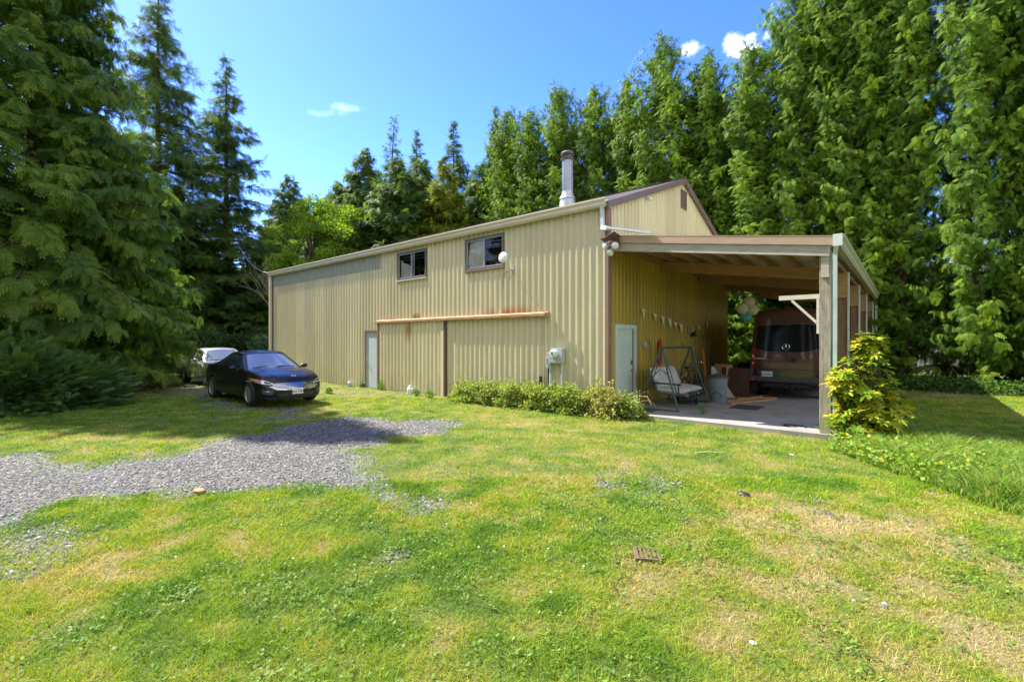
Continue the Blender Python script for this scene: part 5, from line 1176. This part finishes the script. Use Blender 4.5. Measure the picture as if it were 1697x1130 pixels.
spots = [(515, 812, .28), (640, 822, .2), (780, 828, .5), (900, 815, .3), (1050, 795, .55), (1085, 800, .4), (10, 945, .35), (40, 870, .5), (20, 890, .4), (365, 862, .25), (290, 880, .2), (455, 870, .2)]
spots = [(*ground(a, b)[:2], r) for a, b, r in spots]
def gravel(X, Y):
    g = np.clip(polysd(GP, X, Y)/1.1+.5, 0, 1)
    g = np.maximum(g, .55*np.clip(polysd(GP2, X, Y)/1.0+.5, 0, 1))
    for x, y, r in spots: g = np.maximum(g, .40*np.exp(-((X-x)**2+(Y-y)**2)/(1.7*r*r)))
    return g+(fbm(X, Y, .8, 5, 5)-.5)*1.25
dry = [(1420, 880, 1.0, .75), (1520, 900, .7, .6), (1330, 880, .6, .5), (1230, 855, .6, .3), (1090, 945, .45, .7), (1180, 960, .5, .35), (900, 890, .35, .4), (300, 900, 1.0, .42), (520, 915, .6, .4), (150, 905, .8, .40), (650, 870, .5, .35), (800, 740, 1.0, .40), (930, 735, .9, .35), (250, 735, 1.0, .40), (460, 690, 1.2, .45), (120, 720, .8, .2), (1250, 990, .6, .35), (1450, 1030, .7, .5), (1650, 980, .6, .4), (1600, 1100, .5, .45), (1100, 1080, .4, .35), (700, 1050, .5, .2), (850, 1110, .3, .3), (860, 700, .8, .3), (1300, 760, .6, .3), (1370, 825, .5, .3), (1560, 1000, .6, .3), (480, 660, 1, .3), (640, 660, 1, .2), (1150, 740, .8, .2), (1640, 670, 2, .2)]
dry = [(*ground(a, b)[:2], r, k) for a, b, r, k in dry]
lush = [(560, 960, 1.1, .45), (800, 930, .8, .4), (1050, 850, .5, .35), (250, 1010, .9, .25), (330, 670, 2.0, .3), (560, 850, .5, .3), (1200, 720, 1, .15), (1000, 880, .4, .2), (200, 690, 1, .2)]
lush = [(*ground(a, b)[:2], r, k) for a, b, r, k in lush]
def dryness(X, Y):
    d = .34+(fbm(X, Y, 2.2, 9, 4)-.5)*.6+(fbm(X, Y, .30, 13, 4)-.5)*1.3
    for x, y, r, k in dry: d = d+.36*k*np.exp(-((X-x)**2+(Y-y)**2)/(r*r))
    for x, y, r, k in lush: d = d-.6*k*np.exp(-((X-x)**2+(Y-y)**2)/(r*r))
    return np.clip(d, 0, 1)
def axis(lo, hi, c, fine, g):
    a = [c]; s = fine
    while a[-1] < hi: a.append(a[-1]+s); s = min(s*g, 12)
    b = [c]; s = fine
    while b[-1] > lo: b.append(b[-1]-s); s = min(s*g, 12)
    return np.array(b[::-1][:-1]+a)
ax_ = np.concatenate([axis(-260, -9.9, -10, .3, 1.10)[:-1], np.arange(-10, 9, .10), axis(9, 260, 9, .12, 1.10)])
ay_ = np.concatenate([axis(-120, -10.9, -11, .2, 1.12)[:-1], np.arange(-11, -.5, .085), axis(-.5, 320, -.5, .12, 1.08)])
ax_ = np.unique(np.round(ax_, 4)); ay_ = np.unique(np.round(ay_, 4))
X, Y = np.meshgrid(ax_, ay_, indexing='ij'); Z = gz(X, Y); nx, ny = X.shape
V = np.stack([X, Y, Z], -1).reshape(-1, 3)
gi = np.arange(nx*ny).reshape(nx, ny); F = np.stack([gi[:-1, :-1], gi[1:, :-1], gi[1:, 1:], gi[:-1, 1:]], -1).reshape(-1, 4)
gm_ = gravel(X, Y); dm = dryness(X, Y)
c_green = np.array([.075, .11, .016]); c_yel = np.array([.15, .15, .035]); c_tan = np.array([.235, .195, .09]); c_soil = np.array([.16, .13, .10]); c_grav = np.array([.19, .20, .21])
def ramp(d):
    d = d[..., None]; return np.where(d < .5, c_green+(c_yel-c_green)*d*2, c_yel+(c_tan-c_yel)*(d-.5)*2)
kc = ramp(dm); k2 = np.clip((gm_[..., None]-.35)*4, 0, 1); kc = kc*(1-k2)+c_grav*k2
def groundmat():
    m = mat('ground', attr=True, rough=.95); n = m.node_tree.nodes; l = m.node_tree.links; b = n['Principled BSDF']; a = b.inputs['Base Color'].links[0].from_socket
    co = n.new('ShaderNodeTexCoord'); z = n.new('ShaderNodeTexNoise'); z.inputs['Scale'].default_value = 55; z.inputs['Detail'].default_value = 5; z.inputs['Roughness'].default_value = .7; l.new(co.outputs['Object'], z.inputs['Vector'])
    r = n.new('ShaderNodeMapRange'); r.inputs[1].default_value = .3; r.inputs[2].default_value = .7; r.inputs[3].default_value = .45; r.inputs[4].default_value = 1.55; l.new(z.outputs['Fac'], r.inputs[0])
    x = n.new('ShaderNodeVectorMath'); x.operation = 'SCALE'; l.new(a, x.inputs[0]); l.new(r.outputs[0], x.inputs['Scale']); l.new(x.outputs[0], b.inputs['Base Color'])
    bp = n.new('ShaderNodeBump'); bp.inputs['Distance'].default_value = .03; bp.inputs['Strength'].default_value = .8; l.new(z.outputs['Fac'], bp.inputs['Height']); l.new(bp.outputs[0], b.inputs['Normal']); return m
M['ground'] = groundmat()
tag(mesh_np('ground', V, F, M['ground'], kc.reshape(-1, 3), smooth=True), kind='structure')
fc = gm_.reshape(-1)[F].mean(1) > .68
Fg_ = F[fc]; u_, inv = np.unique(Fg_, return_inverse=True); Vg = V[u_].copy(); Vg[:, 2] += .006
M['gravelbed'] = mat('gravelbed', (.07, .072, .075), .95, col2=(.20, .195, .185), nscale=45, bump=1, bscale=55)
tag(mesh_np('gravel_driveway', Vg, inv.reshape(Fg_.shape), M['gravelbed'], smooth=True), kind='structure')
# ---- scatter
def sample(n, D0, D1, power, r, pad=60):
    # ground points inside the view wedge, density falling with distance
    u = r.random(n); e = 2-power
    D = (D0**e+(D1**e-D0**e)*u)**(1/e); px = -pad+(1697+2*pad)*r.random(n); x = (px-848.5)/777*D
    return CAM[0]+x*RX-D*RY, CAM[1]+x*RY+D*RX, D
def blocked(x, y):
    return ((x > -LEN-.1) & (x < 0.02) & (y > -.06) & (y < WID+.1)) | ((x > -.05) & (x < 4.78) & (y > -.11) & (y < CL+.3))
gr = np.random.default_rng(91)
# gravel stones
x, y, D = sample(260000, 3.0, 17, 1.05, gr); g_ = gravel(x, y); keep = (g_+.85*(gr.random(len(x))-.5) > .57) & (g_ > .36) & ~blocked(x, y); x, y, D = x[keep], y[keep], D[keep]
n = len(x); s = (.007+.014*gr.random(n)**2)*np.clip(.75+D*.05, 1, 1.5)
octa = np.array([(1, 0, 0), (0, 1, 0), (-1, 0, 0), (0, -1, 0), (.1, .1, .75), (0, 0, -.4)], float); of = np.array([(0, 1, 4), (1, 2, 4), (2, 3, 4), (3, 0, 4)])
jit = 1+.45*(gr.random((n, 6, 3))-.5); rz = gr.random(n)*6.28; o3 = octa[None]*jit*s[:, None, None]*np.array([1.25, .85, 1])
xr_ = o3[..., 0]*np.cos(rz)[:, None]-o3[..., 1]*np.sin(rz)[:, None]; yr_ = o3[..., 0]*np.sin(rz)[:, None]+o3[..., 1]*np.cos(rz)[:, None]
V = np.stack([xr_+x[:, None], yr_+y[:, None], o3[..., 2]+(gz(x, y)+.008+gr.random(n)*.012)[:, None]], -1).reshape(-1, 3); F = (of[None]+(np.arange(n)*6)[:, None, None]).reshape(-1, 3)
pal = np.array([(.045, .046, .045), (.085, .086, .086), (.13, .13, .127), (.24, .235, .215), (.13, .11, .085), (.065, .07, .076)]); kc = pal[gr.integers(0, 6, n)]*(.7+.6*gr.random((n, 1)))
tag(mesh_np('gravel', V, F, M['stone'], np.repeat(kc, 6, 0)), 'loose blue grey gravel stones of the driveway', 'gravel', kind='stuff')
# grass blades
gcol = np.array([(.09, .20, .010), (.16, .29, .014), (.25, .36, .022), (.34, .36, .045), (.42, .36, .14), (.50, .43, .22)])
def blades(name, n, D0, D1, power, hmin, hmax, wfac, label, r, keepf=None, seg2=False, colf=None, leanf=.6, catn='grass'):
    x, y, D = sample(n, D0, D1, power, r); g_ = gravel(x, y); d = dryness(x, y)
    p = np.clip(1-(g_-.30)*2.1, .012, 1)*np.where(d > .8, .75, 1); keep = (r.random(n) < p) & ~blocked(x, y)
    if keepf is not None: keep &= keepf(x, y, D)
    x, y, D, d, g_ = x[keep], y[keep], D[keep], d[keep], g_[keep]; n = len(x)
    tall = fbm(x, y, .30, 21, 2)
    h = (hmin+(hmax-hmin)*r.random(n)**1.3)*(.55+.9*np.clip(tall*1.6-.3, 0, 1))*np.where(d > .6, .75, 1.0)
    w_ = np.maximum(.0035, D*wfac)*(.6+.8*r.random(n)); a = r.random(n)*2*pi; la = r.random(n)*2*pi; ln = h*leanf*(.3+1.1*r.random(n))
    z = gz(x, y)-.004; dx, dy = np.cos(a)*w_/2, np.sin(a)*w_/2; lx, ly = np.cos(la)*ln, np.sin(la)*ln
    q = np.clip(d+.34*(r.random(n)-.5), 0, .999)*5; i0 = q.astype(int); f = (q-i0)[:, None]
    if colf is None: c = gcol[i0]*(1-f)+gcol[np.minimum(i0+1, 5)]*f
    else: c = colf(n, r)
    c = c*(.75+.5*r.random((n, 1)))
    if seg2:
        V = np.stack([np.stack([x-dx, y-dy, z], -1), np.stack([x+dx, y+dy, z], -1), np.stack([x+dx*.8+lx*.3, y+dy*.8+ly*.3, z+h*.6], -1), np.stack([x-dx*.8+lx*.3, y-dy*.8+ly*.3, z+h*.6], -1), np.stack([x+lx, y+ly, z+h*.95], -1)], 1).reshape(-1, 3)
        b = (np.arange(n)*5)[:, None]; F = np.concatenate([b+np.array([[0, 1, 2]]), b+np.array([[0, 2, 3]]), b+np.array([[3, 2, 4]])], 0); k = 5
    else:
        V = np.stack([np.stack([x-dx, y-dy, z], -1), np.stack([x+dx, y+dy, z], -1), np.stack([x+lx, y+ly, z+h], -1)], 1).reshape(-1, 3); F = np.arange(3*n).reshape(-1, 3); k = 3
    return tag(mesh_np(name, V, F, M['grass'], np.repeat(c, k, 0)), label, catn, kind='stuff')
blades('grass', 330000, 2.0, 6.0, .9, .018, .050, .0013, 'short mown lawn grass, green mixed with dry blades', gr, seg2=True, leanf=1.3)
blades('grass', 330000, 5.7, 15, 1.0, .02, .055, .0013, 'mown grass between the gravel and the building', gr, leanf=1.2)
blades('grass', 110000, 14, 45, 1.0, .03, .07, .0014, 'far lawn grass around the cars and under the trees', gr)
# broadleaf weeds in the lawn: flat rosettes of clover-like leaves
x, y, D = sample(90000, 2.3, 13, 1.0, gr); cl = fbm(x, y, .55, 33, 3); wmask = .0
for a, b, r_, k in [(1060, 840, .9, .35), (1130, 800, .7, .3), (700, 900, .6, .2), (560, 830, .5, .22), (1480, 960, .7, .2), (1330, 960, .6, .2), (1040, 900, .4, .35), (850, 850, .6, .2), (1130, 860, .6, .2)]:
    p = ground(a, b); wmask = wmask+k*np.exp(-((x-p[0])**2+(y-p[1])**2)/r_**2)
keep = (cl+.6*wmask+.22*gr.normal(size=len(x)) > .80) & (gravel(x, y) < .55) & ~blocked(x, y); x, y, D = x[keep], y[keep], D[keep]; n = len(x); k = 4
xx = np.repeat(x, k)+gr.normal(size=n*k)*.012; yy = np.repeat(y, k)+gr.normal(size=n*k)*.012; a = gr.random(n*k)*6.28; L_ = (.012+.022*gr.random(n*k)); e = gr.random(n*k)*.7; zz = gz(xx, yy)+.012+.02*gr.random(n*k)
A = np.stack([np.cos(a)*np.cos(e), np.sin(a)*np.cos(e), np.sin(e)], 1); Sd = np.stack([-np.sin(a), np.cos(a), gr.normal(size=n*k)*.2], 1); P = np.stack([xx, yy, zz], 1); l = L_[:, None]
V = np.stack([P, P+A*l*.55+Sd*l*.32, P+A*l, P+A*l*.55-Sd*l*.32], 1).reshape(-1, 3); wc = np.array([(.08, .17, .02), (.14, .25, .03), (.20, .31, .05)]); c = wc[gr.integers(0, 3, n*k)]*(.8+.4*gr.random((n*k, 1)))
tag(mesh_np('lawn_weeds', V, np.arange(len(V)).reshape(-1, 4), M['grass'], np.repeat(c, 4, 0)), 'broad leaved weeds in green patches through the lawn', 'weeds', kind='stuff')
# tall unmown strip on the right
TS = np.array([ground(a, b)[:2] for a, b in [(1372, 742), (1420, 722), (1500, 716), (1600, 728), (1697, 742), (1820, 760), (1850, 900), (1697, 862), (1600, 830), (1520, 800), (1440, 772)]])
def strip(n, hmin, hmax, wd, r, lean=.5):
    lo, hi = TS.min(0), TS.max(0); x = lo[0]+(hi[0]-lo[0])*r.random(n); y = lo[1]+(hi[1]-lo[1])*r.random(n); sd = polysd(TS, x, y)+.25*(fbm(x, y, .4, 3, 3)-.5); k = (sd > 0) & ~blocked(x, y); x, y, sd = x[k], y[k], sd[k]; n = len(x)
    h = (hmin+(hmax-hmin)*r.random(n))*np.clip(sd/.35, .35, 1)*(.7+.6*fbm(x, y, .5, 4, 2)); a = r.random(n)*6.28; la = r.random(n)*6.28; ln = h*lean*(.3+r.random(n)); dx, dy = np.cos(a)*wd/2, np.sin(a)*wd/2; z = gz(x, y); L3 = []
    for t in (0, .4, .75, 1): 
        w_ = 1-t**2; L3 += [np.stack([x-dx*w_+np.cos(la)*ln*t*t, y-dy*w_+np.sin(la)*ln*t*t, z+h*(t-.22*t**3)], -1)]
        if t < 1: L3 += [np.stack([x+dx*w_+np.cos(la)*ln*t*t, y+dy*w_+np.sin(la)*ln*t*t, z+h*(t-.22*t**3)], -1)]
    V = np.stack(L3, 1).reshape(-1, 3); b = (np.arange(n)*7)[:, None]; F = np.concatenate([b+np.array([t_]) for t_ in ((0, 1, 3), (0, 3, 2), (2, 3, 5), (2, 5, 4), (4, 5, 6))], 0)
    pal = np.array([(.09, .20, .02), (.14, .27, .03), (.22, .34, .05), (.36, .36, .10)]); c = pal[np.minimum((r.random(n)**1.3*4).astype(int), 3)]*(.75+.5*r.random((n, 1)))
    return V, F, np.repeat(c, 7, 0)
V, F, K = strip(52000, .16, .42, .011, gr, .75); tag(mesh_np('tall_grass', V, F, M['grass'], K), 'tall unmown grass strip to the right of the carport post', 'tall grass', kind='stuff')
lo, hi = TS.min(0), TS.max(0); x = lo[0]+(hi[0]-lo[0])*gr.random(9000); y = lo[1]+(hi[1]-lo[1])*gr.random(9000); p0 = ground(1440, 755); k = (polysd(TS, x, y) > -.1) & (np.hypot(x-p0[0], y-p0[1]) < 1.7); x, y = x[k], y[k]; n = len(x)
P = np.stack([x, y, gz(x, y)+.05+.22*gr.random(n)], 1); A = gr.normal(size=(n, 3)); A[:, 2] = np.abs(A[:, 2])*.5; A /= np.linalg.norm(A, axis=1)[:, None]; Sd = np.cross(A, gr.normal(size=(n, 3))); Sd /= np.linalg.norm(Sd, axis=1)[:, None]; l = (.03+.04*gr.random((n, 1)))
V = np.stack([P, P+A*l*.5+Sd*l*.4, P+A*l, P+A*l*.5-Sd*l*.4], 1).reshape(-1, 3); c = np.array([(.12, .26, .03), (.2, .34, .04), (.28, .38, .05), (.6, .5, .03)])[np.minimum((gr.random(n)*3.15).astype(int), 3)]
tag(mesh_np('weed_patch', V, np.arange(4*n).reshape(-1, 4), M['grass'], np.repeat(c, 4, 0)), 'leafy weeds with tiny yellow flowers in front of the rhododendron', 'weeds', kind='stuff')
# ground cover along the foot of the cedar row and below the left trees
def cover(name, pts, n, hgt, lf, cols, label, seed):
    r = np.random.default_rng(seed); pts = np.array(pts); i = r.integers(0, len(pts)-1, n); t = r.random(n)[:, None]; P2 = pts[i, :2]*(1-t)+pts[i+1, :2]*t; wd = (pts[i, 2:3]*(1-t)+pts[i+1, 2:3]*t)
    P2 = P2+r.normal(size=(n, 2))*wd*.5; z = gz(P2[:, 0], P2[:, 1])+hgt*r.random(n)**(1 if hgt > 1 else 2.2)*(.3+1.2*fbm(P2[:, 0], P2[:, 1], .8, seed, 3)); P = np.concatenate([P2, z[:, None]], 1)
    A = r.normal(size=(n, 3)); A[:, 2] = np.abs(A[:, 2])*.6; A /= np.linalg.norm(A, axis=1)[:, None]; Sd = np.cross(A, r.normal(size=(n, 3))); Sd /= np.linalg.norm(Sd, axis=1)[:, None]; l = lf*(.6+.8*r.random((n, 1)))
    V = np.stack([P, P+A*l*.5+Sd*l*.35, P+A*l, P+A*l*.5-Sd*l*.35], 1).reshape(-1, 3); c = np.array(cols)[r.integers(0, len(cols), n)]*(.7+.6*r.random((n, 1)))
    tag(mesh_np(name, V, np.arange(4*n).reshape(-1, 4), M['leaf'], np.repeat(c, 4, 0)), label, 'ground cover', kind='stuff')
cover('ground_cover', [(3, 13.4, 1.2), (8, 12.6, 1.0), (12.5, 11.6, 1.0), (18, 9.5, 1.2)], 26000, .55, .10, [(.03, .08, .02), (.06, .13, .03), (.12, .2, .04)], 'low leafy ground cover at the foot of the cedar row', 5)
cover('understory', [(-20, 17.5, 2.0), (-6, 17.5, 1.6), (5.2, 17, 1.2)], 32000, 3.4, .20, [(.02, .05, .015), (.04, .09, .025), (.07, .14, .03)], 'dark understory behind the cedar trunks left of the deck', 15)
cover('understory', [(8.8, 17, 1.2), (14, 15.5, 1.6), (22, 13, 2)], 26000, 3.4, .20, [(.02, .05, .015), (.04, .09, .025), (.07, .14, .03)], 'dark understory behind the cedar trunks right of the deck', 16)
a = pos(120, 15.5); b = pos(260, 18.5); c_ = pos(330, 30); d_ = pos(-60, 13.6)
cover('leaf_litter', [(d_[0], d_[1], 1.4), (a[0], a[1], 1.2), (b[0], b[1], .9)], 9000, .03, .07, [(.14, .08, .04), (.2, .13, .07), (.06, .05, .03)], 'brown leaf litter under the left cedar', 6)
far = [pos(px, D) for px, D in ((-400, 52), (0, 60), (300, 66), (480, 70), (700, 62))]
cover('far_undergrowth', [(p[0], p[1], 3.5) for p in far], 26000, 6.5, .55, [(.02, .05, .02), (.04, .09, .03), (.08, .15, .04)], 'far dark undergrowth closing the view beyond the cars', 7)
# white lawn flowers
x, y, D = sample(220, 3, 14, .8, gr); k = (fbm(x, y, 1.5, 44, 2) > .55) & (gravel(x, y) < .4) & ~blocked(x, y); x, y = x[k], y[k]
f = MB()
for a, b in zip(x, y): f.ball((a, b, float(gz(a, b))+.05), .009, 6, (1, 1, .6))
tag(f.build('clover_flowers', M['white']), 'tiny white flowers scattered in the lawn', 'flowers', kind='stuff')
# small things on the lawn
p = ground(1070, 925, -.06); dg_ = empty('drain_grate', (p[0], p[1], float(gz(p[0], p[1]))+.012), .55, 'rusty metal drain grate set in the lawn', 'drain grate')
f = MB()
for k in range(5): f.box((-.115+.05*k, -.14, 0), (-.09+.05*k, .14, .02))
f.build('grate_bars', M['rustiron'], dg_); dg_.scale = (.68, .68, 1); dg_.location.z -= .003
f = MB(); f.box((-.135, -.16, -.005), (-.115, .16, .024)); f.box((.135, -.16, -.005), (.155, .16, .024)); f.box((-.115, -.16, -.005), (.135, -.14, .024)); f.box((-.115, .14, -.005), (.135, .16, .024)); f.build('frame', M['rustiron'], dg_)
f = MB(); f.box((-.115, -.14, -.03), (.135, .14, -.01)); f.build('pit', M['black'], dg_)
for px, py, sz_, mm, lb, nm in [(1232, 826, .055, 'black', 'dark round stone lying in the right lawn', 'stone'), (330, 815-5, .07, 'tanwood', 'flat tan stone on the gravel', 'stone'), (237, 809, .035, 'rustiron', 'brown pine cone on the edge of the gravel', 'pine_cone'), (18, 806, .035, 'rustiron', 'brown pine cone at the left edge of the gravel', 'pine_cone'), (1248, 1062, .018, 'white', 'crumpled white scrap in the near lawn', 'scrap'), (1312, 754, .025, 'white', 'small white scrap on the lawn before the slab', 'scrap')]:
    p = ground(px, py); r0 = random.Random(int(px)); f = MB(); f.ball((0, 0, 0), sz_, 12, (1.3, .9, .5)); f.v = [(a*(1+r0.uniform(-.12, .12)), b*(1+r0.uniform(-.12, .12)), c*(1+r0.uniform(-.12, .12))) for a, b, c in f.v]
    o = MB(); o.v, o.f, o.sm = f.v, f.f, f.sm; o = o.build(nm, M[mm]); o.location = (p[0], p[1], float(gz(p[0], p[1]))+sz_*.45); tag(o, lb, nm.replace('_', ' '))
f = MB(); f.tube([(0, 0, 0), (.2, .02, .01), (.45, .0, 0)], [.012, .012, .008], 6); o = f.build('stick', M['drygrass']); p = ground(1178, 757); o.location = (p[0]-.2, p[1]-.1, float(gz(p[0], p[1]))+.03); o.rotation_euler = (0, 0, HEAD); tag(o, 'short pale stick lying on the lawn before the carport', 'stick')
